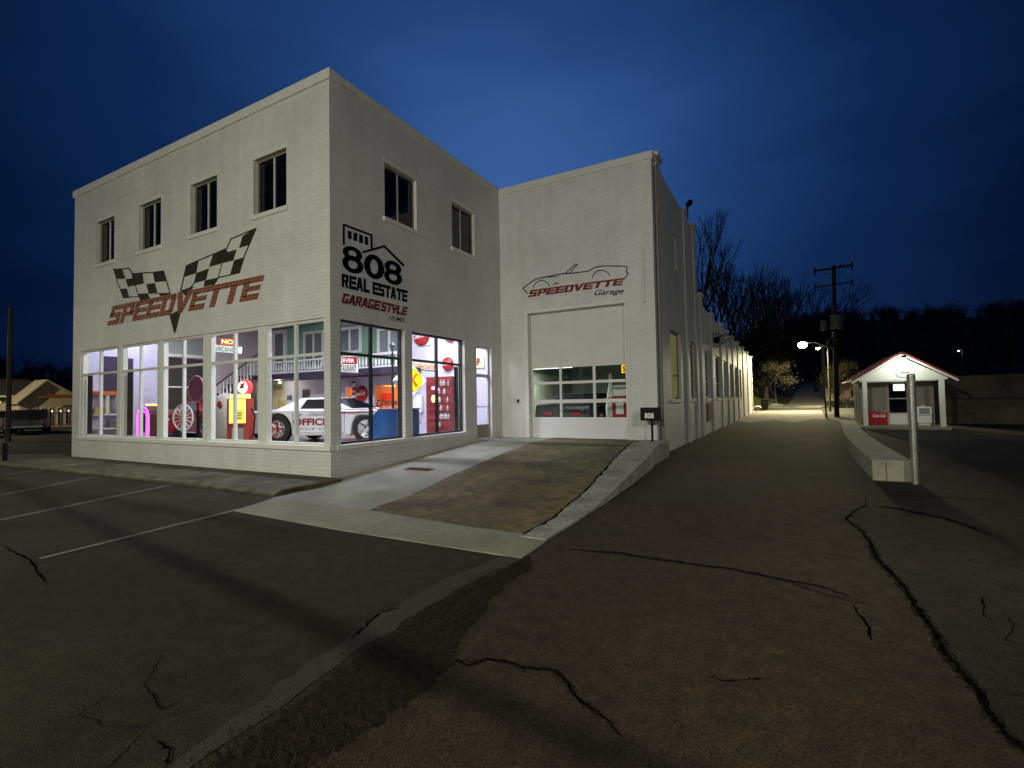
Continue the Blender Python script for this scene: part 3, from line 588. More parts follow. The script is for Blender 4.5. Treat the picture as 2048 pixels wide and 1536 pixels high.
    if door_text:
        tx = MB(); f = quad_fn((-.85, -W2-.004, .50*S), (.55, -W2-.004, .50*S), (.55, -W2-.004, .70*S), (-.85, -W2-.004, .70*S)); text_on(tx, 'OFFICIAL', f, bold=.04); tx.build('door_lettering', DRED, t)
        tx = MB(); f = quad_fn((-.35, -W2-.004, .76*S), (.35, -W2-.004, .76*S), (.35, -W2-.004, .85*S), (-.35, -W2-.004, .85*S)); text_on(tx, 'Chevrolet', f, bold=.0, shear=.3)
        f = quad_fn((-.8, -W2-.004, .38*S), (.5, -W2-.004, .38*S), (.5, -W2-.004, .43*S), (-.8, -W2-.004, .43*S)); text_on(tx, 'PACE CAR', f); tx.build('small_lettering', TXT, t)
        st_ = MB(); st_.box(xf-.9, -W2-.003, .84*S, xf+fo-.1, -W2-.0005, .87*S); st_.build('red_stripe', RED, t)
    return t
car('race_car', 'white vintage coupe with OFFICIAL lettered on its door, parked behind the corner windows', 'car', (-3.46, 3.32, FZL), math.radians(16), mat('white_car_paint', (.72, .72, .76), .2), 1.0, wb=2.75, door_text=True)
car('sports_car', 'dark red sports car parked deep in the showroom behind the middle windows', 'car', (-9.0, 3.0, FZL), math.radians(-8), mat('dark_red_car_paint', (.28, .015, .03), .18), 1.0, wb=2.5)
# gas pumps
def pump(label, x, y, H_=1.45, name='gas_pump', lit=True, globe=True):
    t = thing(name, label, 'gas pump', (x, y, FZL), math.radians(38))
    m = MB(); m.box(-.27, -.22, .06, .27, .22, H_*.86); m.box(-.31, -.25, 0, .31, .25, .06); m.build('cabinet', mat('pump_red', (.32, .03, .015), .35), t, bevel=.02)
    m = MB(); m.box(-.20, -.235, H_*.42, .20, -.222, H_*.86-.02); m.build('lit_panel', glow('pump_panel_light', (1, .80, .12), 1.6), t)
    m = MB(); m.box(-.03, -.245, H_*.47, .15, -.236, H_*.66); m.build('dial_plate', mat('dial_plate', (.7, .55, .05), .5, emit=(1, .75, .1), es=.7), t)
    m = MB()
    for k in range(3): m.box(0, -.25, H_*(.50+.045*k), .11, -.246, H_*(.515+.045*k))
    m.build('numerals', TXT, t)
    m = MB(); m.box(-.13, -.232, H_*.12, .15, -.221, H_*.34); m.build('emblem_plate', mat('plate_grey', (.45, .42, .36), .5), t)
    m = MB(); m.tube([(.28, 0, 1.0), (.38, -.05, .8), (.36, -.1, .35), (.30, -.12, .2)], .02); m.build('hose', BLACK, t)
    m = MB(); m.box(-.2, -.15, H_*.86, .2, .15, H_*.86+.12); m.build('crown', glow('pump_crown_light', (1, .85, .3), 1.2), t)
    if globe:
        m = MB(); m.lathe((.10, .04, H_*.86+.30), [(.19, -.07), (.21, -.05), (.21, .05), (.19, .07)], 24, (-.5, -1, 0)); gl_ = m.build('globe', glow('globe_red', (.9, .05, .06), 1.0), t)
        m = MB(); m.lathe((.065, -.03, H_*.86+.30), [(.165, 0), (.165, .012)], 24, (-.5, -1, 0)); m.build('globe_face', glow('globe_white', (1, .95, .9), 1.0), gl_)
        m = MB(); f = Vector((.055, -.048, H_*.86+.32)); ex = Vector((1, -.5, 0)).normalized()
        hp = [(-.10,-.02),(-.04,.03),(-.09,.10),(.0,.06),(.03,.10),(.07,.09),(.08,.05),(.04,.03),(.06,-.02),(.11,-.05),(.05,-.04),(.0,-.03),(-.05,-.09),(-.06,-.04)]
        m.poly([f+ex*a+Vector((0, 0, b)) for a, b in hp]); m.build('horse_emblem', RED, gl_)
    return t
pump('tall dark red gas pump with yellow panel and round lit globe behind the fourth window', -4.78, 1.15, 1.48)
pump('dark red gas pump with yellow glowing panel beside the purple jukebox', at(310, 830, 1, 1.3).x, 1.3, 1.25, globe=False)
# jukebox
t = thing('jukebox', 'arched jukebox glowing purple behind the second front window', 'jukebox', (at(298, 840, 1, .95).x, .95, FZL), math.radians(8)); t.scale = (.8, .8, .93)
ar = [(-.36, 0)]+[(-.36*math.cos(math.pi*i/10), .85+.36*math.sin(math.pi*i/10)) for i in range(11)]+[(.36, 0)]
MB().prism([(x, -.2, z) for x, z in ar], (0, .45, 0)).build('cabinet', mat('jukebox_wood', (.10, .03, .03), .4), t, bevel=.02)
m = MB(); PUR = glow('purple_neon', (.75, .10, 1.0), 2.6)
for r_ in (.31, .20):
    m.tube([(-r_, -.22, .15)]+[(-r_*math.cos(math.pi*i/10), -.22, .85+r_*math.sin(math.pi*i/10)) for i in range(11)]+[(r_, -.22, .15)], .035 if r_ > .3 else .022, 8)
m.build('neon_tube', PUR, t); MB().box(-.15, -.23, .2, .15, -.205, .75).build('grille', CHROME, t)
# vacancy sign hangs behind the fourth window
t = thing('vacancy_sign', 'NO VACANCY sign with red lit NO hanging behind the fourth front window', 'sign', at(453, 695, 1, .5))
P0 = lambda x, y: at(x, y, 1, .5)-t.location
def flat(mb, q4, dy, back=.0):
    p = [at(x, y, 1, .5+dy)-t.location for x, y in q4]; mb.prism(p, (0, .06, 0))
m = MB(); flat(m, [(426.5,689),(479.5,694),(479,707),(426.5,703)], 0); vb = m.build('white_board', glow('vacancy_white', (.9, 1, 1), .55), t)
m = MB(); text_on(m, 'VACANCY', quad_fn(*[at(x, y, 1, .49)-t.location for x, y in ((430,701),(476,705),(476,696.5),(430,691.5))]), bold=.0); m.build('lettering', mat('grey_lettering', (.04,.06,.05), .5), vb)
m = MB(); flat(m, [(441,677),(471,679),(471,690.5),(441,689)], 0.0); rb = m.build('red_board', glow('vacancy_red', (.9, .06, .02), .9), t)
m = MB(); text_on(m, 'NO', quad_fn(*[at(x, y, 1, .485)-t.location for x, y in ((443,687.5),(466,689),(466,679.5),(443,678))]), bold=.03); m.build('lettering', glow('neon_orange', (1, .55, .25), 2.2), rb)
m = MB(); m.cyl((-.3, .03, .2), (-.3, .03, 1.4), .008).cyl((.3, .03, .2), (.3, .03, 1.4), .008); m.build('hanger', BLACK, t)
# K diamond sign
c0 = Vector((-.52, 3.11, 2.17)); az = math.radians(-21); nx = Vector((math.cos(az), math.sin(az), 0)); ex = Vector((-math.sin(az), math.cos(az), 0)); ez = Vector((0, 0, 1))
t = thing('diamond_sign', 'white diamond shaped lit sign with yellow circle and orange letter K', 'sign', c0)
h_ = .45
m = MB(); m.prism([ex*h_-nx*.22, ez*h_-nx*.22, -ex*h_-nx*.22, -ez*h_-nx*.22], nx*.22); m.build('case', mat('grey_sign_case', (.5, .5, .46), .5), t)
m = MB(); h2 = h_*.97; m.prism([ex*h2, ez*h2, -ex*h2, -ez*h2], nx*.012); m.build('face', glow('sign_white', (1, 1, .97), 1.1), t)
m = MB(); m.lathe(nx*.014, [(.29, 0), (.29, .006)], 32, nx); m.build('circle', glow('sign_yellow', (1, .85, .02), 1.1), t)
m = MB(); m.lathe(nx*.0145, [(.302, 0), (.302, .003)], 32, nx); m.build('circle_ring', TXT, t)
m = MB(); kk = lambda a, b: ex*a+ez*b+nx*.024
m.poly([kk(-.07,.17), kk(-.02,.17), kk(-.04,-.17), kk(-.10,-.17)]); m.poly([kk(-.04,0), kk(.12,.18), kk(.17,.16), kk(.0,-.02)]); m.poly([kk(-.03,.03), kk(.02,.03), kk(.17,-.14), kk(.10,-.19)])
m.build('letter', mat('sign_orange', (.8, .15, .02), .5, emit=(.9, .15, .02), es=.7), t)
MB().cyl(ez*h_-nx*.1, ez*2.1-nx*.1, .012).build('hanger', BLACK, t)
# blue chest behind the side window
t = thing('drinks_chest', 'large blue slant fronted chest cooler behind the side window', 'cooler', (-.70, 2.72, FZL), math.radians(4))
MB().prism([(-.55, -.4, 0), (.42, -.4, 0), (.42, -.4, .90), (-.30, -.4, .90), (-.55, -.4, .72)], (0, .8, 0)).build('body', mat('blue_enamel', (.010, .10, .36), .35, noise=.15, nscale=3), t, bevel=.02)
MB().box(-.28, -.42, .902, .44, .42, .94).build('lid', mat('blue_enamel_dark', (.008, .08, .30), .3), t, bevel=.01)
# signs on walls
def disc(label, cx, cy, rpx, y, text='Coca-Cola', group='red drink button signs'):
    c = at(cx, cy, 1, y); r = (at(cx+rpx, cy, 1, y)-at(cx-rpx, cy, 1, y)).length/2*.93
    t = thing('button_sign', label, 'sign', c, 0, group)
    m = MB(); m.lathe((0, 0, 0), [(r, 0), (r*.97, .03), (r*.8, .07), (r*.4, .09), (.01, .095)], 32, (0, -1, 0)); m.build('disc', RED, t, smooth=True)
    m = MB(); text_on(m, text, lambda u, v: (r*.85*(2*u-1), -.105+.0*(u), r*.22*(2*v-1)+r*.18*(u-.5)), bold=.02, shear=.35); m.build('lettering', WTXT, t)
    return t
disc('round red Coca-Cola sign on the lavender pillar above the white coupe', 724, 787, 12.5, YB-.03)
disc('round red Coca-Cola sign high on the white wall right of the diamond sign', 895.5, 728, 12, YB-.05)
disc('half hidden red round sign at the top edge of the second side window', 843, 672, 17, YB-.05, 'Coca-Cola')
disc('small round red sign cut off at the top right of the second side window', 900, 671, 12, YB-.05, 'Coca-Cola')
def board(name, label, q4, y, th, m_, texts=(), cat='sign', tag_=True, group=None):
    P = [at(a, b, 1, y) for a, b in q4]; c = sum(P, Vector())/4; t = thing(name, label, cat, c, 0, group)
    MB().prism([p-c for p in P], (0, th, 0)).build('board', m_, t)
    for s, qq, mm, bd in texts:
        k = MB(); text_on(k, s, quad_fn(*[at(a, b, 1, y-.006)-c for a, b in qq]), bold=bd); k.build('lettering', mm, t)
    return t
def z3(*p): return [(x/5.485+660, y/5.486+620) for x, y in p]
def z2(*p): return [(x/5.486+400, y/5.486+620) for x, y in p]
board('restaurant_sign', 'red and white RESTAURANT sign hanging below the balcony railing', z3((120,680),(297,688),(290,520),(120,515)), 4.6, .05, mat('sign_cream_white', (.8,.8,.72), .5), [('RESTAURANT', z3((60,672),(288,680),(288,606),(60,600)), TXT, .02)])
board('restaurant_header', 'small red sign panel with white lettering above the RESTAURANT sign', z3((130,592),(290,596),(292,518),(130,514)), 4.59, .03, RED, [('EVER', z3((140,575),(270,580),(270,535),(140,530)), WTXT, .03)])
board('arch_sign', 'long cream sign with red script above the dark red cabinet', z3((900,640),(1170,665),(1170,575),(900,548)), YB-.04, .03, CREAM, [('Drink Coca-Cola', z3((965,645),(1160,650),(1160,598),(965,594)), mat('rust_red_lettering', (.35,.06,.03), .5), .01)])
board('framed_poster', 'framed pale poster at the top of the second side window', z3((908,405),(1140,380),(1140,230),(908,240)), YB-.03, .02, mat('poster_pale', (.66,.64,.70), .6))
board('star_sign', 'yellow lit sign edge beside the upper red button sign', z3((1355,590),(1410,590),(1410,525),(1355,530)), YB-.1, .08, glow('warm_yellow', (1, .75, .3), 1.1))
board('bowtie_sign', 'cream sign with red emblem behind the glass above the shop door', z3((1560,640),(1690,632),(1690,508),(1560,500)), YB-.04, .05, CREAM, [('F', z3((1610,605),(1645,608),(1645,535),(1610,530)), RED, .06)])
t = thing('display_cabinet', 'tall dark red open display cabinet with a pink neon light inside', 'cabinet', (at(879, 800, 1, 6.1).x, 6.1, FZL))
m = MB(); m.box(-.55, 0, 0, .5, .45, 1.92); m.build('carcass', mat('maroon_cabinet', (.20, .02, .025), .5, noise=.3, nscale=6), t, bevel=.01)
m = MB()
for k in range(6): m.box(-.5, -.03, .25+.27*k, .45, -.002, .27+.27*k)
m.build('shelf', DRED, t); rnd = random.Random(5)
m = MB()
for k in range(26): x = rnd.uniform(-.02, .42); z = .27+.27*rnd.randrange(6); m.lathe((x, -.05, z), [(.03, 0), (.035, .1), (.012, .15), (.012, .2)], 8)
m.build('bottles', mat('pale_bottles', (.35, .33, .33), .3), t)
m = MB(); m.ball((-.2, -.06, 1.55), .07, sz=(1.3, .3, .8)); m.ball((-.02, -.06, 1.5), .05, sz=(1, .3, 1.2)); m.build('neon', glow('pink_neon', (1, .25, .75), 2.5), t)
m = MB(); m.ball((-.2, -.06, 1.2), .10, sz=(.9, .3, 1.3)); m.build('lamp', glow('cabinet_lamp', (1, .65, .25), 1.6), t)
t = thing('electric_meter', 'pale grey electric meter box with conduit on the white wall', 'meter box', at(833, 808, 1, 6.45))
MB().box(-.20, 0, -.30, .20, .12, .30).build('box', WHITE, t, bevel=.02); MB().cyl((-.1, .06, -.3), (-.1, .06, -1.1), .025).cyl((.0, .06, .3), (.0, .06, .9), .02).build('conduit', WHITE, t)
MB().lathe((0, -.0, .45), [(.09, 0), (.09, .06), (.07, .1)], 16, (0, -1, 0)).build('dial', CHROME, t)
# ornamental street lamp inside, standing before the balcony
c = at(785, 730, 1, 4.3); t = thing('lamp_post', 'dark ornamental lamp post top standing before the white balustrade', 'lamp post', (c.x, 4.3, FZL))
m = MB(); zt = at(785, 722, 1, 4.3).z-FZL; m.cyl((0, 0, 0), (0, 0, zt), .035, n=10).lathe((0, 0, zt), [(.04, 0), (.10, .06), (.03, .12), (.02, .3)], 12); m.build('post', BLACK, t)
m = MB(); m.lathe((0, 0, zt+.3), [(.02, 0), (.07, .1), (.09, .18), (.03, .26), (.015, .34)], 8); m.cyl((-.5, 0, zt+.14), (.45, 0, zt+.14), .012); m.build('lantern', mat('dark_green_metal', (.02,.05,.04), .5), t)
# white cable/rope line along the balcony
# diner corner
WARM = (1.0, .55, .30)
t = thing('diner_counter', 'long pale counter glowing peach in the diner corner', 'counter', (bx(778), 7.1, FZL))
MB().box(-1.6, -.1, 0, 1.3, .4, .72).box(-1.7, -.18, .722, 1.4, .45, .77).build('counter', mat('peach_counter', (.7, .38, .22), .4), t)
yD = 7.0
rnd = random.Random(3)
board('menu_board', 'cream sign reading 4 PM inside the peach lit diner corner', z3((582,840),(720,848),(722,785),(585,780)), 7.9, .03, mat('cream_board', (.85,.7,.4), .5), [('4 P.M.', z3((612,832),(700,836),(700,800),(612,796)), DRED, .02)])
board('red_menu', 'bright red panel on the diner back wall below the cream sign', z3((555,985),(680,985),(680,910),(555,912)), 8.0, .03, mat('red_panel', (.55,.05,.03), .5))
board('heart_frame', 'square framed heart picture standing at the left end of the diner counter', z3((505,1060),(560,1055),(575,988),(518,988)), 6.95, .04, mat('dark_red_frame', (.18,.03,.04), .5), [('X', z3((522,1045),(552,1045),(560,1002),(528,1002)), WTXT, .02)], 'picture')
board('red_tray', 'orange red tray standing at the right end of the diner counter', z3((702,1040),(768,1040),(772,994),(706,998)), 7.0, .04, RED, [('OPEN', z3((715,1030),(758,1030),(760,1005),(718,1007)), mat('peach_text', (.8,.4,.25), .5), .01)], 'tray') 
for i, (a, b, c_, d_) in enumerate(((590, 1045, .07, (.75,.5,.35)), (625, 1050, .06, (.8,.2,.15)), (668, 1040, .10, (.8,.35,.35)))):
    c = at(a/5.485+660, b/5.486+620, 1, 6.98)
    tag(MB().lathe((0, 0, 0), [(c_*.5, 0), (c_, .05), (c_*.9, .16), (c_*.3, .2)], 12).build('cup', mat('cup_%d' % i, d_, .4), None, loc=None), ['small pale cup left on the diner counter', 'small red cup in the middle of the diner counter', 'wide pink jar right of the cups on the diner counter'][i], 'cup', 'cups on the diner counter').location = (c.x, 7.0, FZL+.775)
t = thing('barber_pole', 'red and white striped pole beside the round sign pillar', 'barber pole', (at(708, 800, 1, 6.5).x, 6.5, FZL+.6))
m = MB()
for k in range(12): m.k = k % 2; m.cyl((0, 0, k*.1), (0, 0, k*.1+.099), .07, n=14)
m.build('pole', [RED, WHITE], t); MB().ball((0, 0, 1.25), .09).build('finial', CHROME, t)
# pieces in the first three windows
c = at(366, 835, 1, .75); t = thing('wagon_wheel', 'big white spoked wheel standing behind the third front window', 'wheel', c, math.radians(12)); r_ = .36
m = MB()
for i in range(28): a, b = 2*math.pi*i/28, 2*math.pi*(i+1)/28; m.cyl((r_*math.cos(a), 0, r_*math.sin(a)), (r_*math.cos(b), 0, r_*math.sin(b)), .022, n=8)
m.build('rim', mat('grey_white_wheel', (.6, .62, .58), .5), t)
m = MB(); m.lathe((0, -.03, 0), [(.07, 0), (.07, .06)], 14, (0, 1, 0))
for i in range(14): a = 2*math.pi*i/14; m.cyl((.05*math.cos(a), 0, .05*math.sin(a)), (r_*math.cos(a), 0, r_*math.sin(a)), .012, n=6)
m.build('spokes', mat('grey_white_wheel', (0,0,0)), t)
c = at(396, 778, 1, 1.6); t = thing('round_sign', 'large dark maroon round sign with a pale rim high behind the third front window', 'sign', c)
MB().lathe((0, 0, 0), [(.40, 0), (.40, .06)], 32, (0, -1, 0)).build('disc', mat('maroon_disc', (.12, .02, .05), .5), t)
m = MB()
for i in range(32): a, b = 2*math.pi*i/32, 2*math.pi*(i+1)/32; m.cyl((.40*math.cos(a), -.06, .40*math.sin(a)), (.40*math.cos(b), -.06, .40*math.sin(b)), .012, n=6)
m.build('rim', mat('pink_rim', (.5, .25, .32), .4), t); MB().cyl((0, 0, -.4), (0, 0, -c.z+FZL), .03).build('pole', BLACK, t)
t = thing('motor_scooter', 'red motor scooter standing low behind the left of the third window', 'scooter', (at(338, 850, 1, 1.4).x, 1.4, FZL))
m = MB(); m.prism([(-.5, -.14, .3), (-.1, -.14, .24), (.35, -.14, .28), (.42, -.14, .85), (.34, -.14, .9), (.2, -.14, .4), (-.05, -.14, .36), (-.15, -.14, .65), (-.5, -.14, .62)], (0, .28, 0)); m.build('body', RED, t, bevel=.03)
for x_ in (-.38, .48): MB().lathe((x_, -.05, .2), [(.2, 0), (.2, .1)], 18, (0, 1, 0)).build('wheel', TYRE, t)
MB().box(-.5, -.13, .65, -.1, .13, .73).build('seat', mat('seat_cream', (.5,.48,.42), .6), t, bevel=.02); MB().cyl((.38, -.3, .98), (.38, .3, .98), .02).cyl((.38, 0, .85), (.38, 0, .98), .03).build('handlebar', CHROME, t)
t = thing('display_bust', 'pale grey rounded figure with a dark red patch beside the yellow pump', 'display figure', (at(452, 800, 1, 1.9).x, 1.9, FZL))
m = MB(); m.lathe((0, 0, 0), [(.26, 0), (.28, .5), (.34, .7), (.36, 1.0), (.30, 1.3), (.16, 1.44), (.02, 1.48)], 20); m.build('figure', mat('figure_grey', (.38, .36, .34), .6), t, smooth=True)
m = MB(); m.ball((.10, -.27, 1.08), .15, sz=(1, .35, 1.1)); m.build('patch', DRED, t, smooth=True)
c = at(183, 830, 1, .8)
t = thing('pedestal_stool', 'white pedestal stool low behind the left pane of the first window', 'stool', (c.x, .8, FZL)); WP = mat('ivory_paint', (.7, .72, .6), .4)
MB().lathe((0, 0, 0), [(.22, 0), (.20, .05), (.05, .1), (.05, .42)], 18).build('pedestal', WP, t); MB().lathe((0, 0, .42), [(.2, 0), (.24, .04), (.24, .12), (.18, .16)], 18).build('seat', WP, t)
t = thing('reflection_stand', 'added white stand with an orange top shelf in place of a canopy reflection in the first window', 'display stand', (at(216, 820, 1, .75).x, .75, FZL), math.radians(58))  # added stand, takes the place of a canopy reflected in the glass
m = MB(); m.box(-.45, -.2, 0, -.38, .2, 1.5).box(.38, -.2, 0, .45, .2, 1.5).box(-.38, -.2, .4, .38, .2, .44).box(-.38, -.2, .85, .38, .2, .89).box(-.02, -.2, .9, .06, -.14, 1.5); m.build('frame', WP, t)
MB().box(-.5, -.24, 1.5, .5, .22, 1.62).build('top', mat('reflection_orange', (.7, .16, .03), .4), t)
for i, (x_, z_, cc, lb) in enumerate(((-.2, .89, (.75,.55,.15), 'yellow box on the middle shelf of the added white stand'), (.18, .44, (.12,.12,.12), 'black box on the lowest shelf of the added white stand'))):
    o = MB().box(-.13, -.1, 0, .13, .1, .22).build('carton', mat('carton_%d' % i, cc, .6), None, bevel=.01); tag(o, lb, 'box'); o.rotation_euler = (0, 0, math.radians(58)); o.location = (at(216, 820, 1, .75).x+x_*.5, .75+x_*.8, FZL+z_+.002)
def dark_strip(label, a, b, fn, z0, z1, m_):  # pleated dark strips added at the pane edges
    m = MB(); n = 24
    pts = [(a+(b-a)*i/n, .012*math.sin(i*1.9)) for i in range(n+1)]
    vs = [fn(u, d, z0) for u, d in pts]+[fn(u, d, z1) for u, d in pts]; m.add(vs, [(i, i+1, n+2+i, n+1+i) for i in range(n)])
    return tag(m.build('dark_strip', m_), label, 'dark_strip', 'added dark strips at the window edges')
DSTRIP = mat('strip_dark', (.05, .045, .035), .9, noise=.3)
dark_strip('dark pleated strip added at the left edge of the first front window', -11.1, -10.78, lambda u, d, z: (u, .18+d, z), ZS+.02, 2.6, DSTRIP)
dark_strip('dark pleated strip added at the left edge of the second front window', -8.62, -8.30, lambda u, d, z: (u, .18+d, z), ZS+.02, 2.6, DSTRIP)
dark_strip('dark green strip in place of a reflection at the right of the second side window', 4.72, 5.1, lambda u, d, z: (-.32+d, u, z), ZS+.02, 2.6, mat('strip_dark_green', (.04, .05, .03), .9, noise=.3))  # added strip standing in for a dark reflection in this pane
# cream picture pieces behind the coupe (bay 5)
board('wall_poster', 'yellow and grey poster on the cream wall behind the white coupe', z2((855,1090),(940,1080),(940,985),(855,990)), YB-.05, .02, mat('poster_yellow', (.55,.45,.15), .6, noise=.4, nscale=6), (), 'poster')
board('grey_sign', 'grey lettered sign high on the cream wall behind the white coupe', z2((800,880),(912,880),(912,810),(800,815)), YB-.05, .02, mat('sign_grey', (.4,.38,.30), .6), [('DINER', z2((812,868),(900,866),(900,826),(812,828)), TXT, .0)])
board('bottle_sign', 'black bottle top poster on the lavender wall behind the white coupe', z2((1120,965),(1188,962),(1186,870),(1120,872)), YB-.05, .02, mat('poster_black', (.02,.02,.03), .6), (), 'poster')
board('picture_frame', 'small dark blue picture on the wall left of the black poster', z2((955,985),(1000,982),(1000,935),(955,938)), YB-.05, .02, mat('poster_blue', (.08,.10,.16), .6), (), 'picture')
# inside the garage bay
gy = 9.5
board('square_sign', 'yellow lit square sign in the top right corner of the garage door glass', [(1243,746),(1254,745),(1254,729),(1243,730)], 8.6, .06, glow('amber_sign', (1, .6, .03), 1.3), [('S', [(1245,744),(1252,744),(1252,731),(1245,732)], mat('amber_text', (.3,.1,.0), .5), .04)])
c = at(1222, 800, 1, 8.4); t = thing('bottle_figure', 'tall pale bottle shaped figure behind the right column of garage door panes', 'display bottle', (c.x, 8.4, .42))
MB().lathe((0, 0, 0), [(.16, 0), (.17, .9), (.11, 1.35), (.05, 1.7), (.05, 2.0)], 18).build('bottle', mat('pale_green_white', (.6,.66,.6), .4), t, smooth=True); MB().lathe((0,0,1.1), [(.155,0),(.135,.15)], 18).build('band', mat('orange_band', (.6,.25,.1), .5), t)
pump2 = thing('fuel_dispenser', 'red fuel dispenser with a white head seen through the garage door', 'gas pump', (at(1243, 800, 1, 8.3).x, 8.3, .42))
MB().box(-.25, -.2, 0, .25, .2, 1.25).build('cabinet', RED, pump2, bevel=.02); MB().box(-.2, -.16, 1.252, .2, .16, 1.6).build('head', WHITE, pump2, bevel=.03); MB().box(-.12, -.21, .7, .12, -.202, 1.05).build('dial_plate', WHITE, pump2)
car('parked_car', 'dark car with a pale roof reflection inside the garage bay', 'car', (1.5, 10.6, .42), math.radians(90), mat('black_car_paint', (.02,.02,.02), .1), 1.1, wb=2.6)
def tube_light(label, c, ln, power, dirx=True, rz=0, col=(1,1,1), w=.12, lamp=True):
    t = thing('ceiling_light', label, 'ceiling light', c, rz, 'fluorescent ceiling lights in the showroom')
    MB().box(-ln/2, -w, 0, ln/2, w, .05).build('housing', WHITE, t); MB().box(-ln/2+.03, -w+.02, -.03, ln/2-.03, w-.02, -.002).build('tube', glow('tube_light_%.2f' % col[2], col, 3.5), t)
    if lamp:
        ld = bpy.data.lights.new('tube_lamp', 'AREA'); ld.shape = 'RECTANGLE'; ld.size = ln; ld.size_y = w*2; ld.energy = power; ld.color = col
        lo = bpy.data.objects.new('tube_lamp', ld); C.objects.link(lo); lo.parent = t; lo.location = (0, 0, -.06)
    return t
INT = 1.3
for i, (x_, y_, lb) in enumerate(((-10.2, 1.5, 'fluorescent ceiling light over the first front window'), (-7.5, 2.4, 'fluorescent ceiling light over the dark red sports car'), (-4.6, 2.4, 'fluorescent ceiling light over the yellow gas pump'), (-1.8, 2.4, 'fluorescent ceiling light over the white coupe'), (-1.6, 5.0, 'fluorescent ceiling light above the shop door'))):
    tube_light(lb, (x_, y_, 4.70), 1.5, (62, 50, 85, 160, 150)[i]*INT, col=(.86, .86, 1.0) if i != 1 else (.9, .9, .9))
tube_light('long fluorescent tube seen at the top left of the garage door glass', (.72, 9.0, 2.74), 1.75, 150, col=(.9, 1, .9))
for i, (px_, py_, yy, pw, lb) in enumerate(((700, 700, 7.3, 30, 'warm bulb in the curtained opening'), (775, 700, 7.4, 45, 'warm bulb over the diner counter'))):
    t = thing('pendant_lamp', lb, 'lamp', (at(px_, 780, 1, yy).x, yy, 2.45)); MB().ball((0, 0, -.06), .06).build('bulb', glow('warm_bulb', (1, .6, .3), 5), t)
    ld = bpy.data.lights.new('bulb_lamp', 'POINT'); ld.energy = pw; ld.color = (1, .48, .22); ld.shadow_soft_size = .1; lo = bpy.data.objects.new('bulb_lamp', ld); C.objects.link(lo); lo.parent = t; lo.location = (0, 0, -.16)
t = thing('pendant_lamp', 'warm lamp over the cream wall under the balcony', 'lamp', (at(560, 780, 1, 6.0).x, 6.0, 2.5)); MB().ball((0, 0, 0), .05).build('bulb', glow('warm_bulb', (1, .6, .3), 5), t)
ld = bpy.data.lights.new('bulb_lamp', 'POINT'); ld.energy = 22; ld.color = (1, .9, .7); ld.shadow_soft_size = .1; lo = bpy.data.objects.new('bulb_lamp', ld); C.objects.link(lo); lo.parent = t; lo.location = (0, -.1, -.1)
# ================================================================ ground
def sstep(a, b, x): t = max(0, min(1, (x-a)/(b-a))); return t*t*(3-2*t)
def hgt(x, y):
    h = 0.0
    h += 5.2*sstep(82, 145, y)*sstep(-60, -10, x)          # the side street climbs
    h += 31*sstep(150, 330, y+max(0, x-40)*.35) * (1+.16*math.sin(x*.021+.6)+.07*math.sin(x*.06))
    h += 19*sstep(130, 330, -x+.2*y) * (1+.25*math.sin(y*.03+1)) * (1-sstep(120, 200, y))
    h += 2.0*math.exp(-((x-1.8)/4.2)**2-((y-73)/5.5)**2)
    return h
def terrain():
    def ax(lo, hi): 
        v = [lo]; 
        while v[-1] < hi:
            s = 4 if -60 < v[-1] < 160 else 14
            v.append(v[-1]+s)
        return v
    X = ax(-520, 520); Y = ax(-120, 640); vs = []; fs = []
    for y in Y:
        for x in X: vs.append((x, y, hgt(x, y)-.012))
    n = len(X)
    for j in range(len(Y)-1):
        for i in range(n-1): fs.append((j*n+i, j*n+i+1, (j+1)*n+i+1, (j+1)*n+i))
    return MB().add(vs, fs)
def ground_material():
    m = bpy.data.materials.new('ground_cover'); m.use_nodes = True; n = m.node_tree.nodes; l = m.node_tree.links; b = n['Principled BSDF']; b.inputs['Roughness'].default_value = .95
    t = n.new('ShaderNodeTexCoord'); s = n.new('ShaderNodeSeparateXYZ'); l.new(t.outputs['Object'], s.inputs[0])
    nz = n.new('ShaderNodeTexNoise'); nz.inputs['Scale'].default_value = .5; nz.inputs['Detail'].default_value = 8; l.new(t.outputs['Object'], nz.inputs[0])
    cr = n.new('ShaderNodeValToRGB'); e = cr.color_ramp.elements; e[0].position = .35; e[0].color = (.028, .024, .015, 1); e[1].position = .65; e[1].color = (.045, .055, .018, 1); l.new(nz.outputs['Fac'], cr.inputs[0]); l.new(cr.outputs[0], b.inputs['Base Color'])
    bp = n.new('ShaderNodeBump'); bp.inputs['Strength'].default_value = .6; bp.inputs['Distance'].default_value = .1; n2 = n.new('ShaderNodeTexNoise'); n2.inputs['Scale'].default_value = 6; l.new(t.outputs['Object'], n2.inputs[0]); l.new(n2.outputs['Fac'], bp.inputs['Height']); l.new(bp.outputs[0], b.inputs['Normal'])
    return m
struct(terrain().build('ground', ground_material(), smooth=True))
def sheet(name, pts, z, m, sub=None):
    mb = MB(); mb.poly([(x, y, z) for x, y in pts]); return struct(mb.build(name, m))
sheet('parking_lot', [(-70, -60), (5.9, -60), (5.9, -2.0), (5.2, 3), (5.0, 7.2), (0, 7), (WL, 14), (WL-3, 60), (-70, 60)], 0, ASPH)
JOINT = [(1690, 930), (1700, 960), (1730, 995), (1733, 1010), (1705, 1022), (1692, 1038), (1722, 1060), (1742, 1085), (1748, 1110), (1778, 1142), (1800, 1165), (1815, 1185), (1840, 1225), (1870, 1262), (1885, 1300), (1925, 1345), (1960, 1385), (1975, 1420), (2010, 1465), (2060, 1510), (2120, 1560)]
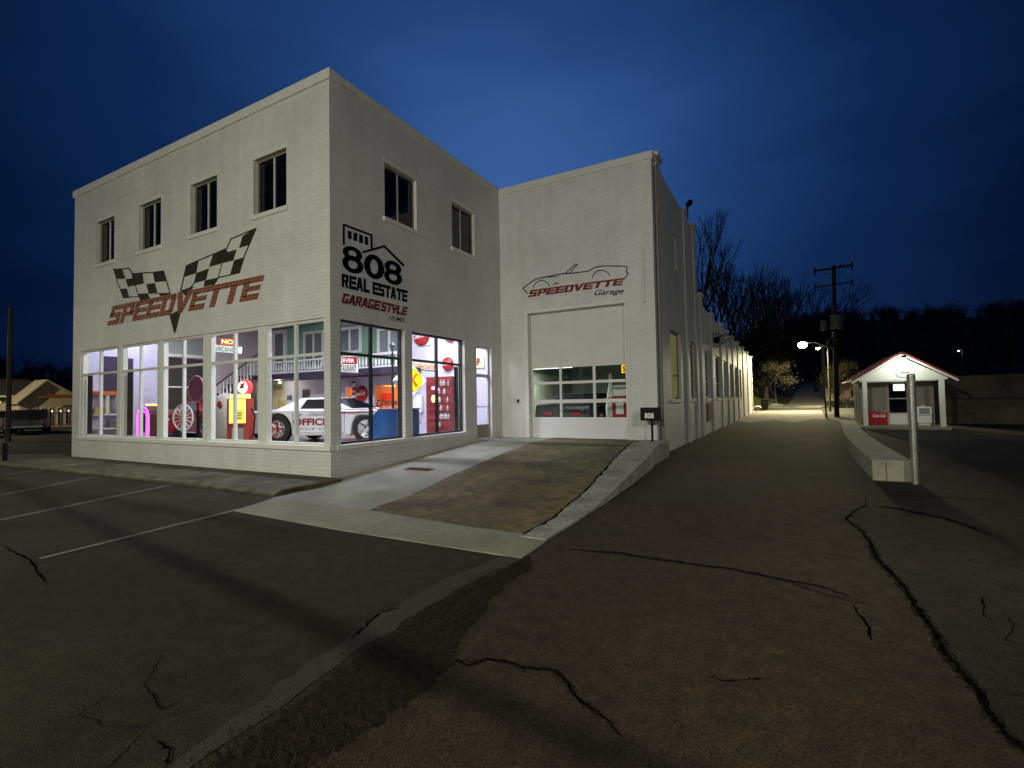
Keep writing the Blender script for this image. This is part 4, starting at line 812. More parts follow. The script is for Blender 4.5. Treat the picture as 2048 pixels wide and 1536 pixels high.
JW = [at(x, y, 2, .0) for x, y in JOINT]
LEFT = [at(x, y, 2, 0) for x, y in ((1040, 1118), (960, 1160), (840, 1230), (740, 1310), (560, 1430), (420, 1536), (300, 1640))]
al = [(p.x, p.y) for p in LEFT[::-1]]+[(5.72, -2.3), (5.62, 0), (5.55, 2), (5.2, 5.8), (5.0, 6.0), (4.9, 50), (3.5, 58), (10.8, 58), (9.9, 26), (9.3, 12), (9.05, 5.2)]+[(p.x, p.y) for p in JW]+[(8.6, -60), (5.3, -60)]
sheet('alley_road', al, .004, ASPH2)
sheet('right_lot', [(7.0, -60), (60, -60), (60, 26), (9.0, 26), (9.0, 12), (8.2, 6), (7.8, 2)], .0018, asphalt('lot_asphalt', (.030, .024, .016), .5, 2.6))
sheet('dusty_apron', [(4.95, 30), (6.0, 27), (7.2, 31), (8.4, 28), (9.6, 33), (10.2, 31), (11.2, 57.8), (3.2, 57.8), (4.9, 47.6)], .0065, mat('dusty_apron_surface', (.20, .18, .135), .9, noise=.3, nscale=6, bump=.4, noise2=.4, n2scale=.5))
sheet('cross_street', [(-60, 59), (3.2, 57.9), (11.2, 57.9), (80, 60), (80, 68), (12, 67), (8, 66.5), (2, 65), (-60, 67)], .0022, mat('dusty_street', (.21, .19, .15), .9, noise=.3, nscale=8, bump=.4, noise2=.3, n2scale=.3))
# the lane climbing the hill
rp = [(8.3, 64, 2.9), (9.3, 74, 2.8), (10.6, 88, 2.8), (12, 105, 2.9), (13.5, 125, 2.9), (15.5, 142, 2.6), (19, 152, 2.2)]
vs = []; fs = []
dense = []
for i in range(len(rp)-1):
    for k in range(8): t_ = k/8; dense.append(tuple(rp[i][j]*(1-t_)+rp[i+1][j]*t_ for j in range(3)))
for x, y, w_ in dense:
    for k in range(5): xx = x-w_+2*w_*k/4; vs.append((xx, y, hgt(xx, y)+.05))
for i in range(len(dense)-1):
    for k in range(4): fs.append((i*5+k, i*5+k+1, (i+1)*5+k+1, (i+1)*5+k))
struct(MB().add(vs, fs).build('hill_lane', mat('lane_gravel', (.20, .19, .145), .9, noise=.4, nscale=1.5, bump=.4), smooth=True))
# cracks: jagged ribbons
def crack(pts, wpx, seed, jit=3.0, label=None, z=.0075, px=True):
    rnd = random.Random(seed); P = []
    for i in range(len(pts)-1):
        a, b = Vector(pts[i]), Vector(pts[i+1]); n = max(2, int((b-a).length/5))
        for k in range(n): q = a.lerp(b, k/n); P.append(q+Vector((rnd.uniform(-jit, jit), rnd.uniform(-jit, jit)*.5)))
    P.append(Vector(pts[-1])); Wd = [at(p.x, p.y, 2, z) for p in P]; L_, R_ = [], []
    for i, p in enumerate(Wd):
        d = (Wd[min(i+1, len(Wd)-1)]-Wd[max(i-1, 0)]); d.z = 0
        if d.length < 1e-6: d = Vector((1, 0, 0))
        d.normalize(); nn = Vector((-d.y, d.x, 0)); w_ = wpx*(.35+.7*rnd.random()**1.5)*min(1, .25+4*min(i, len(Wd)-1-i)/len(Wd))
        L_.append(p+nn*w_/2); R_.append(p-nn*w_/2)
    return MB().add(L_+R_, [(i, i+1, len(P)+i+1, len(P)+i) for i in range(len(P)-1)])
CR = MB()
for i, (pts, w_) in enumerate((
 (JOINT[2:], .042), ([(1130,1098),(1230,1105),(1330,1120),(1385,1128),(1480,1140),(1570,1160),(1640,1172),(1700,1192)], .03), ([(1560,1158),(1650,1188),(1740,1210)], .022),
 ([(870,1320),(905,1318),(935,1330),(975,1318),(1010,1322),(1050,1335),(1110,1340),(1135,1365),(1150,1392),(1180,1415),(1215,1440),(1240,1470)], .022), ([(905,1318),(940,1322),(960,1318)], .012),
 ([(1745,1010),(1800,1018),(1860,1030),(1920,1045),(1985,1070)], .05), ([(1735,990),(1850,992),(1950,998),(2048,1004)], .03), ([(1705,1210),(1730,1240),(1745,1280)], .03), ([(1415,1350),(1450,1362),(1540,1355)], .02),
 ([(330,1300),(290,1370),(325,1420),(380,1390)], .012), ([(310,1480),(340,1500),(330,1536)], .02), ([(700,1280),(760,1225),(800,1215)], .03),
 ([(1965,1190),(1970,1230),(1990,1250)], .015), ([(2000,1220),(2030,1250),(2010,1280),(2048,1290)], .012), ([(1640,1105),(1700,1115)], .02), ([(0,1090),(60,1120),(95,1170)], .03),
 ([(380,960),(420,975),(470,985),(540,990)], .03))):
    c_ = crack(pts, w_, i); CR.add(c_.v, c_.f)
struct(CR.build('pavement_cracks', CRACK))
CB = MB()
for sd, (pts, w_) in enumerate(((JOINT[2:], .10), ([(1130,1098),(1230,1105),(1330,1120),(1385,1128),(1480,1140),(1570,1160),(1640,1172),(1700,1192)], .08), ([(870,1320),(905,1318),(935,1330),(975,1318),(1010,1322),(1050,1335),(1110,1340),(1135,1365),(1150,1392),(1180,1415),(1215,1440),(1240,1470)], .055), ([(1745,1010),(1800,1018),(1860,1030),(1920,1045),(1985,1070)], .12))):
    c_ = crack(pts, w_, 50+sd, 2.5, z=.0068); CB.add(c_.v, c_.f)
struct(CB.build('crumbled_crack_edges', mat('crumbled_edge', (.019, .014, .009), .95, spec=.05, noise=.6, nscale=40, bump=.4)))
# broken seam between lot and alley with loose gravel
seam = [(1060,1112,1068,1130), (960,1160,985,1195), (860,1215,935,1265), (780,1270,905,1320), (700,1325,850,1385), (600,1400,740,1460), (500,1475,640,1520), (400,1545,560,1590), (280,1640,460,1700)]
rnd = random.Random(9); mb = MB(); vs = []; n = 14
rows = []
for i in range(len(seam)-1):
    for k in range(9):
        t_ = k/9; rows.append([seam[i][j]*(1-t_)+seam[i+1][j]*t_ for j in range(4)])
for r_ in rows:
    a = at(r_[0]+rnd.uniform(-5, 5), r_[1]+rnd.uniform(-3, 3), 2, .006); b = at(r_[2]+rnd.uniform(-8, 8), r_[3]+rnd.uniform(-4, 4), 2, .006)
    for k in range(n): p = a.lerp(b, k/(n-1)); e_ = min(k, n-1-k); vs.append((p.x+rnd.uniform(-.01, .01), p.y+rnd.uniform(-.01, .01), .006+(0 if e_ == 0 else rnd.random()*.010)))
mb.add(vs, [(i*n+k, i*n+k+1, (i+1)*n+k+1, (i+1)*n+k) for i in range(len(rows)-1) for k in range(n-1)])
struct(mb.build('broken_asphalt_seam', mat('broken_asphalt', (.019, .0135, .009), .95, spec=.1, noise=.7, nscale=30, bump=.5, bscale=60)))
mb = MB()
for i in range(4200):
    ri = rnd.random()*(len(rows)-1.01); ra, rb = rows[int(ri)], rows[int(ri)+1]; r_ = [ra[j]+(rb[j]-ra[j])*(ri % 1) for j in range(4)]; t_ = rnd.gauss(.5, .42); s_ = rnd.uniform(.0015, .0065)
    p = at(r_[0]+(r_[2]-r_[0])*t_, r_[1]+(r_[3]-r_[1])*t_, 2, .012); s2 = s_*rnd.uniform(.6, 1.2)
    an = rnd.uniform(0, 6.28); ca, sa = math.cos(an), math.sin(an); R2 = lambda a, b: (p.x+a*ca-b*sa, p.y+a*sa+b*ca)
    mb.add([(*R2(s_, s2*.3), .006), (*R2(-s_*.2, s2), .006), (*R2(-s_, -s2*.2), .006), (*R2(s_*.2, -s2), .006), (*R2(s_*.2, 0), .010+s_), (*R2(-s_*.3, s2*.2), .010+s_*.8)], [(0,1,5,4),(1,2,5),(2,3,4,5),(3,0,4)])
tag(mb.build('gravel', mat('loose_gravel', (.036, .027, .018), .95, spec=.1, noise=.5, nscale=60)), 'loose gravel scattered along the broken asphalt seam', 'gravel', kind='stuff')
def ragged(P, j=.03, st=.12):
    rn = random.Random(77); o = []
    for a, b in zip(P, P[1:]+P[:1]):
        a, b = Vector(a), Vector(b); k_ = max(1, int((b-a).length/st))
        for q_ in range(k_): v = a.lerp(b, q_/k_); o.append((v.x+rn.uniform(-j, j), v.y+rn.uniform(-j, j)))
    return o
sheet('patched_strip', ragged([tuple(at(x, y, 2, 0)[:2]) for x, y in ((1010, 1108), (1055, 1116), (945, 1165), (850, 1220), (760, 1275), (650, 1350), (430, 1500), (330, 1575), (250, 1600), (420, 1475), (560, 1370), (700, 1270), (830, 1190))]), .0052, mat('patched_asphalt', (.031, .027, .018), .85, noise=.25, nscale=45, bump=.5, bscale=80, noise2=.3, n2scale=1.5))
# parking lines
LINE = mat('worn_line_paint', (.15, .15, .13), .8, noise=.35, nscale=25, noise2=.3, n2scale=2)
mb = MB()
for a, b, w_ in (((478,1018),(80,1117), .08), ((345,969),(-60,1052), .08), ((197,952),(0,990), .07), ((85,940),(10,948), .07)):
    A_ = at(*a, 2, .007); B_ = at(*b, 2, .007); d = (B_-A_).normalized(); nn = Vector((-d.y, d.x, 0))*w_/2; Lg = (B_-A_).length; s0 = 0
    while s0 < Lg-.05:
        s1 = min(Lg, s0+rnd.uniform(.7, 2.0)); mb.poly([A_+d*s0+nn, A_+d*s1+nn*rnd.uniform(.85, 1.05), A_+d*s1-nn, A_+d*s0-nn*rnd.uniform(.85, 1.05)]); s0 = s1+rnd.choice((0.004, .02))
struct(mb.build('parking_lines', LINE))
# ---------------------------------------------------------------- ramp beside the shop
def zr(y): return .012 if y < -.6 else min(.012+.068*(y+.6), .42)
def strip(name, rows, m, skirt=None, dz=0.0):
    """rows: list of (y, x0, x1); follows the ramp slope"""
    mb = MB(); n = 8; vs = []
    R_ = []
    for i in range(len(rows)-1):
        for k in range(5): t_ = k/5; R_.append([rows[i][j]*(1-t_)+rows[i+1][j]*t_ for j in range(3)])
    R_.append(list(rows[-1]))
    for y, x0, x1 in R_:
        for k in range(n+1): vs.append((x0+(x1-x0)*k/n, y, zr(y)+dz))
    mb.add(vs, [(i*(n+1)+k, i*(n+1)+k+1, (i+1)*(n+1)+k+1, (i+1)*(n+1)+k) for i in range(len(R_)-1) for k in range(n)])
    if skirt:
        for i in range(len(R_)-1):
            a, b = R_[i], R_[i+1]
            for s_ in skirt: mb.poly([(a[s_], a[0], zr(a[0])+dz), (b[s_], b[0], zr(b[0])+dz), (b[s_], b[0], -.02), (a[s_], a[0], -.02)])
        a = R_[0]; mb.poly([(a[1], a[0], zr(a[0])+dz), (a[2], a[0], zr(a[0])+dz), (a[2], a[0], -.02), (a[1], a[0], -.02)])
    o = mb.build(name, m)
    bm = bmesh.new(); bm.from_mesh(o.data); bmesh.ops.remove_doubles(bm, verts=bm.verts, dist=1e-4); bmesh.ops.recalc_face_normals(bm, faces=bm.faces); bm.to_mesh(o.data); bm.free()
    return struct(o)
CW = mat('pale_walk_concrete', (.28, .275, .235), .85, noise=.15, nscale=14, bump=.3, bscale=50, noise2=.25, n2scale=1.0)
strip('ramp_walk', [(-1.62, .42, 2.66), (-1.3, .38, 2.58), (0, .03, 2.40), (1.1, .02, 2.20), (3, .02, 1.98), (5.2, .02, 1.80), (D-.02, .02, 1.70)], CW, skirt=(1,))
strip('ramp_apron', [(-2.62, 3.2, 5.72), (-2.50, .78, 5.72), (-1.85, .56, 5.68), (-1.63, .45, 5.44)], CONC, skirt=(1, 2))
strip('ramp_slab', [(-1.80, 4.5, 5.43), (-1.62, 2.67, 5.41), (0, 2.41, 5.22), (1.1, 2.21, 5.10), (1.9, 2.11, 4.98), (3, 1.99, 4.84), (4.3, 1.88, 4.64), (5.2, 1.81, 4.55), (D+.26, 1.71, 4.46)], CONC_ST, dz=.006)
rnd = random.Random(4)
rr = []
for y, x0, x1 in ((-1.95, 5.36, 5.69), (-1.2, 5.34, 5.68), (-.4, 5.27, 5.65), (.3, 5.20, 5.62), (1, 5.13, 5.60), (1.9, 4.99, 5.54), (2.6, 4.92, 5.5), (3.4, 4.8, 5.42), (4.3, 4.66, 5.36), (5.0, 4.58, 5.28), (5.7, 4.53, 5.24), (D+.02, 4.48, 5.2)):
    rr.append((y, x0+rnd.uniform(-.02, .02), x1+rnd.uniform(-.02, .02)))
strip('ramp_curb', rr, mat('rough_curb_concrete', (.30, .295, .26), .9, noise=.3, nscale=12, bump=.9, bscale=20, noise2=.3, n2scale=2), skirt=(1, 2), dz=.014)
mb = MB()
pr = None
for i in range(60):
    y = -1.9+i*8.5/60; x = [ (rr[j][1]*(1-(y-rr[j][0])/(rr[j+1][0]-rr[j][0]))+rr[j+1][1]*(y-rr[j][0])/(rr[j+1][0]-rr[j][0])) for j in range(len(rr)-1) if rr[j][0] <= y <= rr[j+1][0]]
    if not x: continue
    x = x[0]+rnd.uniform(-.035, .01); w_ = rnd.uniform(.012, .05)
    if pr: mb.poly([(pr[0], pr[1], zr(pr[1])+.019), (pr[0]+pr[2], pr[1], zr(pr[1])+.019), (x+w_, y, zr(y)+.019), (x, y, zr(y)+.019)])
    pr = (x, y, w_)
struct(mb.build('ramp_joint', CRACK))
t = thing('floor_drain', 'small rusty iron grate set in the pale ramp walk', 'drain', (1.12, 1.38, zr(1.38)+.004)); t.rotation_euler = (.066, 0, 0)
m = MB(); m.box(-.33, -.12, 0, .33, .12, .008); m.build('plate', RUST, t); m = MB()
for k in range(9): m.box(-.30+.07*k, -.1, .009, -.27+.07*k, .1, .012)
m.build('slots', CRACK, t)
# front walk
fw = MB(); fe = [(-16.0, -2.0), (-11.4, -1.60), (-6.74, -1.40), (-2.9, -1.32), (.33, -1.36)]
pts = [(x, y, .10) for x, y in fe]+[(.33+.02, -.02, .115), (WL-.02, -.02, .09), (WL-2.5, .6, .02), (-16.5, -.5, .01)]
struct(fw.prism([(x, y, z) for x, y, z in pts], (0, 0, -.16)).build('front_walk', CONC_DK, bevel=.02))
kb = MB()
for i in range(len(fe)-1): (x0, y0), (x1, y1) = fe[i], fe[i+1]; kb.prism([(x0, y0-.13, .045), (x1-.01, y1-.13, .045), (x1-.01, y1+.02, .10), (x0, y0+.02, .10)], (0, 0, -.12))
struct(kb.build('walk_kerb', mat('worn_kerb', (.085, .078, .045), .9, noise=.5, nscale=7, bump=.9, bscale=18, noise2=.4, n2scale=3)))
# ================================================================ street furniture
c = at(1305, 828, 1, 6.45); zb = zr(6.45)+.014
t = thing('mailbox', 'black mailbox numbered 808 on a thin post at the garage corner', 'mailbox', (c.x-.02, 6.45, zb))
MB().cyl((0, 0, 0), (0, 0, .58), .03, n=10).build('post', BLACK, t)
h0 = at(1305, 841, 1, 6.45).z-zb; h1 = at(1305, 815, 1, 6.45).z-zb; w_ = .27
m = MB(); m.box(-w_, -.16, h0, w_, .16, h1); m.build('box', BLACK, t, bevel=.02)
m = MB(); text_on(m, '808', quad_fn((-.15, -.164, h0+.06), (.09, -.164, h0+.06), (.09, -.164, h0+.21), (-.15, -.164, h0+.21)), bold=.035); m.build('number', mat('glowing_white', (.8, .8, .75), .5, emit=(1, 1, .95), es=.05), t)  # digits glow faintly, standing for reflected light
t = thing('steel_bollard', 'tall galvanized steel post standing by the end of the concrete blocks', 'post', (10.0, 4.05, 0), 0)
m = MB(); m.lathe((0, 0, -.05), [(.062, 0), (.062, 1.94), (.058, 1.97), (.02, 1.985)], 20); m.build('post', mat('galvanized_steel', (.42, .42, .38), .38, metal=.85, noise=.3, nscale=14, bump=.2), t, smooth=False)
# concrete blocks
BL = mat('block_concrete', (.34, .325, .25), .9, noise=.14, nscale=18, bump=.5, bscale=40, noise2=.22, n2scale=2)
seg = [((9.40, 4.2), (9.45, 7.55)), ((9.45, 7.6), (9.55, 11.2)), ((9.56, 11.25), (9.76, 14.9)), ((9.77, 14.95), (10.02, 18.6)), ((10.03, 18.65), (10.3, 22.3))]
lbs = ['nearest concrete barrier block, beside the steel post', 'concrete barrier block second from the steel post', 'middle concrete barrier block of the row along the alley', 'fourth concrete barrier block from the steel post', 'farthest concrete barrier block, next to the small porch']
for i, (a, b) in enumerate(seg):
    d = Vector((b[0]-a[0], b[1]-a[1], 0)); Ln = d.length; m = MB(); m.box(0, 0, 0, Ln, -.60, .39)
    o = m.build('concrete_block', BL, bevel=.025); o.location = (*a, 0); o.rotation_euler = (0, 0, math.atan2(d.y, d.x)); tag(o, lbs[i], 'concrete block', 'concrete barrier blocks along the alley')
    v = MB(); v.box(-.008, -.20, .02, -.001, -.222, .36)
    if i == 0: v.build('stain', mat('dark_stain', (.20, .17, .11), .95), o)
# ---------------------------------------------------------------- kiosk
K = thing('porch_hut', 'small white gabled hut with red metal roof and lit front porch', 'hut', (12.57, 21.4, 0))
kx = 12.57; ky = 21.4
HW = mat('hut_white', (.76, .76, .70), .6, noise=.03); HG = mat('hut_grey_wall', (.42, .42, .36), .7, noise=.05)
xl, xr_ = 11.22-kx, 14.02-kx
MB().box(10.93-kx, -.38, 0, 14.22-kx, 4.6, .13).build('porch_slab', CONC, K, bevel=.01)
MB().box(xl-.02, 1.65, .132, xr_+.05, 4.4, 2.25).build('wall', HG, K)
m = MB()
for x_ in (xl+.01, xr_-.02): pass
for x_ in (xl, xr_):
    m = MB(); m.box(x_-.09, -.09, .132, x_+.09, .09, 2.2); m.build('porch_column', HW, K, bevel=.008)
ze, zp = 2.22, 3.34; hwid = 1.60; xc = (xl+xr_)/2
MB().prism([(xc-hwid, -.1, ze), (xc+hwid, -.1, ze), (xc+hwid, -.1, ze+.08), (xc, -.1, zp-.05), (xc-hwid, -.1, ze+.08)], (0, .1, 0)).build('gable', HW, K)
MB().box(xl-.1, -.08, ze-.04, xr_+.1, 1.7, ze).build('porch_ceiling', HW, K)
RR_ = mat('red_metal_roof', (.17, .012, .014), .4, noise=.1)
for s in (-1, 1):
    m = MB(); x1 = xc+s*(hwid+.32); m.prism([(xc, -.32, zp+.09), (x1, -.32, ze-.02), (x1, -.32, ze+.055), (xc, -.32, zp+.175)], (0, 4.95, 0))
    o = m.build('roof', RR_, K)
    f = MB(); f.prism([(xc+s*.001, -.30, zp-.0), (x1, -.30, ze-.12), (x1, -.30, ze-.025), (xc+s*.001, -.30, zp+.085)], (0, .018, 0)); f.build('fascia', HW, o)
    r = MB()
    for k in range(9): y = -.2+.6*k; r.prism([(xc+s*.05, y, zp+.14), (x1, y, ze+.057), (x1, y, ze+.08), (xc+s*.05, y, zp+.165)], (0, .03, 0))
    r.build('roof_seams', RR_, o)
# door
dx0, dx1 = 12.36-kx, 13.04-kx
m = MB(); m.box(dx0-.12, 1.60, .132, dx0, 1.648, 2.12); m.box(dx1, 1.60, .132, dx1+.12, 1.648, 2.12); m.box(dx0-.12, 1.60, 2.12, dx1+.12, 1.648, 2.22)
dk = m.build('door', mat('door_cream_trim', (.55, .50, .42), .6), K)
MB().box(dx0+.005, 1.61, .14, dx1-.005, 1.647, .70).build('door_panel', HW, dk); MB().box(dx0+.005, 1.61, 1.36, dx1-.005, 1.647, 1.41).build('door_bar', HW, dk)
MB().box(dx0+.005, 1.62, .70, dx1-.005, 1.645, 1.36).box(dx0+.005, 1.62, 1.41, dx1-.005, 1.645, 2.118).build('pane', DARKGL, dk)
MB().box(dx0+.18, 1.60, 1.76, dx1-.06, 1.615, 2.08).build('lit_pane', glow('lit_pane_light', (.95, 1, .9), 1.1), dk)
for k in range(2):
    y_ = 2.2+k*1.2; MB().box(xl-.05, y_, .9, xl-.022, y_+.1, 1.9).build('window_trim', HW, K)
# oval sign on the gable
m = MB(); sx = xc+.12; m.k = 0
el = lambda a, b, y, zc: [(sx+a*math.cos(2*math.pi*i/28), y, zc+b*math.sin(2*math.pi*i/28)) for i in range(28)]
m.poly(el(.36, .17, -.112, 2.50)); osn = m.build('oval_sign', mat('sign_blue', (.10, .20, .45), .5), K)
MB().poly(el(.33, .145, -.115, 2.51)).build('sign_field', HW, osn)
m = MB(); m.box(sx-.36, -.121, 2.47, sx+.36, -.118, 2.53); m.build('sign_band', mat('sign_band_grey', (.5, .5, .48), .5), osn)
m = MB(); m.poly([(sx-.25, -.119, 2.56), (sx-.1, -.119, 2.6), (sx+.05, -.119, 2.58), (sx+.22, -.119, 2.6), (sx+.1, -.119, 2.54), (sx-.1, -.119, 2.55)]); m.build('red_swoosh', RED, osn)
# gable lamp
t = thing('gable_lamp', 'bright lamp shining on the white gable of the hut', 'lamp', (kx+xc, ky-.95, 3.16))
MB().cyl((0, .64, .24), (0, 0, .14), .015).lathe((0, 0, .02), [(.03, .12), (.10, 0)], 14).build('shade', BLACK, t); MB().ball((0, 0, 0), .05).build('bulb', glow('cool_bulb', (.95, 1, .88), 12), t)
ld = bpy.data.lights.new('gable_bulb', 'POINT'); ld.energy = 95; ld.color = (.92, 1, .85); ld.shadow_soft_size = .05; lo = bpy.data.objects.new('gable_bulb', ld); C.objects.link(lo); lo.parent = t; lo.location = (0, -.12, -.08)
# porch furniture
t = thing('cola_chest', 'red Coca-Cola chest cooler on the hut porch left of the door', 'cooler', (11.72, 22.6, .132)); 
MB().box(-.48, -.28, 0, .46, .28, .62).build('body', RED, t, bevel=.03); MB().box(-.50, -.30, .622, .48, .30, .68).build('lid', RED, t, bevel=.02)
m = MB(); text_on(m, 'Coca-Cola', quad_fn((-.12, -.286, .38), (.38, -.286, .38), (.38, -.286, .53), (-.12, -.286, .53)), bold=.02, shear=.35); m.build('lettering', WTXT, t)
t = thing('news_rack', 'white boxy dispenser with a glass window on the hut porch right of the door', 'dispenser', (13.55, 22.5, .132))
MB().box(-.27, -.2, .12, .27, .2, .46).box(-.22, -.16, 0, .22, .16, .12).build('base', HW, t, bevel=.02); MB().box(-.28, -.22, .48, .28, .2, .86).build('head', HW, t, bevel=.02)
MB().box(-.19, -.232, .54, .19, -.222, .80).build('glass_front', mat('grey_glass_front', (.22, .23, .2), .3), t); MB().lathe((0, 0, .862), [(.12, 0), (.09, .05), (.03, .10)], 14).build('cap', mat('cap_beige', (.5, .42, .3), .5), t)
# utility pole
WOOD = mat('weathered_pole', (.014, .012, .011), .9, noise=.3, nscale=10)
t = thing('utility_pole', 'tall dark utility pole with two crossarms and transformers beyond the hut', 'utility pole', (11.2, 37.3, 0))
m = MB(); m.cyl((0, 0, -.1), (.17, 0, 11.35), .17, .13, n=12); m.build('pole', WOOD, t)
m = MB(); m.prism([(-1.13, -.2, 10.98), (1.40, -.2, 11.12), (1.40, -.2, 11.28), (-1.13, -.2, 11.14)], (0, .12, 0)); m.build('crossarm', WOOD, t)
m = MB(); m.prism([(-1.10, -.2, 9.80), (1.36, -.2, 9.90), (1.36, -.2, 10.0), (-1.10, -.2, 9.90)], (0, .10, 0)); m.build('crossarm', WOOD, t)
m = MB(); m.cyl((-.6, -.15, 11.0), (.13, -.1, 10.3), .02).cyl((.9, -.15, 11.05), (.17, -.1, 10.3), .02).cyl((-.6, -.15, 9.82), (.13, -.1, 9.2), .02); m.build('braces', WOOD, t)
for x_, z_, r_, h_ in ((.18, 6.55, .38, 1.05), (-.62, 6.50, .22, .75)):
    m = MB(); m.lathe((x_, -.45, z_), [(r_*.9, 0), (r_, .05), (r_, h_-.1), (r_*.8, h_)], 18); m.build('transformer', mat('grey_transformer', (.07, .07, .07), .6), t)
for x_, z_ in ((-1.05, 11.14), (1.3, 11.26), (.6, 11.2), (-1.05, 9.92), (1.3, 10.0)):
    m = MB(); m.lathe((x_, -.14, z_), [(.05, 0), (.07, .05), (.04, .09), (.06, .13), (.02, .2)], 8); m.build('insulator', WOOD, t)
for x_, z_ in ((-1.05, 10.98), (1.3, 11.12), (-1.05, 9.80), (1.3, 9.9)):
    MB().cyl((x_, -.14, z_), (x_, -.14, z_-.3), .05).build('hanging_insulator', WOOD, t)
t = thing('street_sign_pole', 'slim leaning service pole with a small white cap, beside the dark utility pole', 'pole', (10.36, 34.1, 0))
m = MB(); m.cyl((0, 0, 0), (-.12, 0, 4.9), .06, .05, n=10); m.build('pole', mat('pale_wood_pole', (.13, .10, .065), .8, noise=.2), t)
MB().ball((-.12, 0, 4.98), .09).build('cap', WHITE, t); m = MB(); m.tube([(-.12, 0, 4.6), (.25, -.1, 5.3), (.6, 0, 5.9)], .015).tube([(-.02, -.06, 4.9), (.0, -.08, 3.6), (.25, -.1, 3.35)], .03); m.build('cables', mat('grey_cable', (.2, .2, .18), .6), t)
for z_ in (5.75, 5.95): MB().ball((.55, 0, z_), .05).build('insulator', WHITE, t)
# wires
WIRE = mat('wire', (.012, .012, .014), .6)
def wire(a, b, sag, label, r=.012, group='overhead wires'):
    a, b = Vector(a), Vector(b); m = MB(); n = 14; pts = [a.lerp(b, i/n)-Vector((0, 0, sag*4*(i/n)*(1-i/n))) for i in range(n+1)]; m.tube(pts, r, 5); return tag(m.build('overhead_wire', WIRE), label, 'wire', group)
wire((11.37, 37.15, 6.6), (5.15, 22.3, 5.3), .3, 'thin wire sagging from the grey transformer to the alley wall', .01)
# wall bracket with caged lamp on the alley wall
t = thing('wall_bracket', 'dark round caged fitting on a bracket arm high on the alley wall', 'wall lamp', (G+.16, 18.6, 4.45))
MB().tube([(0, 0, 0), (.4, 0, .12), (.9, 0, .1), (1.35, 0, .02)], .025).tube([(0, 0, -.5), (.9, 0, .1)], .015).build('arm', BLACK, t)
m = MB()
for i in range(12): a = 2*math.pi*i/12; m.cyl((.05, .1, -.1), (.05+.30*math.cos(a), .0, -.1+.34*math.sin(a)), .02, n=5)
m.lathe((.05, .1, -.1), [(.16, 0), (.13, .15)], 14, (0, -1, 0))
for i in range(20): a, b = 2*math.pi*i/20, 2*math.pi*(i+1)/20; m.cyl((.05+.30*math.cos(a), 0, -.1+.34*math.sin(a)), (.05+.30*math.cos(b), 0, -.1+.34*math.sin(b)), .015, n=5)
m.build('cage', BLACK, t)
# small floodlight on the parapet corner
c = at(1376, 419, 0, G); t = thing('roof_spotlight', 'small dark tilted spotlight at the top of the alley side parapet', 'spotlight', (G-.02, c.y, c.z-.35))
MB().cyl((0, 0, 0), (0, 0, .55), .03).build('stem', BLACK, t); MB().lathe((0, 0, .5), [(.06, 0), (.10, .1), (.11, .36), (.08, .45)], 14, (.15, .75, .6)).build('head', BLACK, t)
# wheelie bin
t = thing('wheelie_bin', 'dark wheeled rubbish bin standing at the far end of the alley', 'bin', (5.62, 58.6, 0))
m = MB(); b0 = [(-.32,-.34,.06),(.32,-.34,.06),(.32,.34,.06),(-.32,.34,.06)]; b1 = [(-.40,-.42,1.15),(.40,-.42,1.15),(.40,.42,1.15),(-.40,.42,1.15)]
m.add(b0+b1, [(0,3,2,1),(4,5,6,7),(0,1,5,4),(1,2,6,5),(2,3,7,6),(3,0,4,7)]); m.build('body', mat('bin_green', (.002, .004, .003), .7, spec=.1), t, bevel=.02)
MB().box(-.44, -.47, 1.155, .44, .46, 1.24).build('lid', MATS['bin_green'], t, bevel=.03)
for s in (-1, 1): MB().cyl((s*.34, .36, .12), (s*.42, .36, .12), .12, n=14).build('wheel', TYRE, t)
tag(MB().ball((4.75, 60.5, .25), .45, sz=(1, .8, .7)).build('rubbish_bag', WP), 'pale rubbish bag lying left of the wheelie bin', 'bag')
# dark long building / retaining wall right of the hut
t = thing('long_wall', 'long low stained concrete wall running right behind the hut', 'wall', (15.0, 27.5, 0))
MB().prism([(-.2, 0, 0), (40, -9, -0), (40, -9, 2.55), (-.2, 0, 2.5)], (.1, .4, 0)).build('wall', mat('stained_wall', (.085, .072, .052), .9, noise=.35, nscale=2.5, bump=.4, noise2=.5, n2scale=.5), t)
MB().prism([(-.2, -.03, 1.25), (40, -9.03, 1.25), (40, -9.03, 1.38), (-.2, -.03, 1.38)], (0, .03, 0)).build('ledge', mat('dark_ledge', (.05, .045, .035), .9), t)
# ---------------------------------------------------------------- left side: restaurant, vehicles, pole
RX = -48
t = thing('restaurant', 'tan gabled restaurant with narrow lit windows and an orange sign bar', 'restaurant', (RX, 11.1, 0)); TAN = mat('tan_siding', (.36, .30, .20), .8, noise=.12)
MB().box(-10, -1.62, 0, 0, 12, 2.15).build('wall', TAN, t)
MB().prism([(0, -1.7, 2.15), (0, 3.0, 2.15), (0, 0, 4.0), (0, -1.7, 2.25)], (-.3, 0, 0)).build('gable', TAN, t)
for s, y1, z1 in ((-1, -1.88, 2.05), (1, 3.3, 1.9)):
    MB().prism([(.4, s*.001, 4.0), (.4, y1, z1), (.4, y1, z1+.16), (.4, s*.001, 4.16)], (-2.6, 0, 0)).build('roof', mat('tan_roof', (.30, .25, .17), .8, noise=.15), t)
MB().prism([(.62, -.6, 2.55), (.62, 6.8, 2.55), (.62, 6.8, 2.85), (.62, .1, 2.85), (.62, -.1, 2.7), (.62, -.6, 2.68)], (-.08, 0, 0)).build('sign_bar', mat('rust_orange', (.26, .07, .012), .6), t)
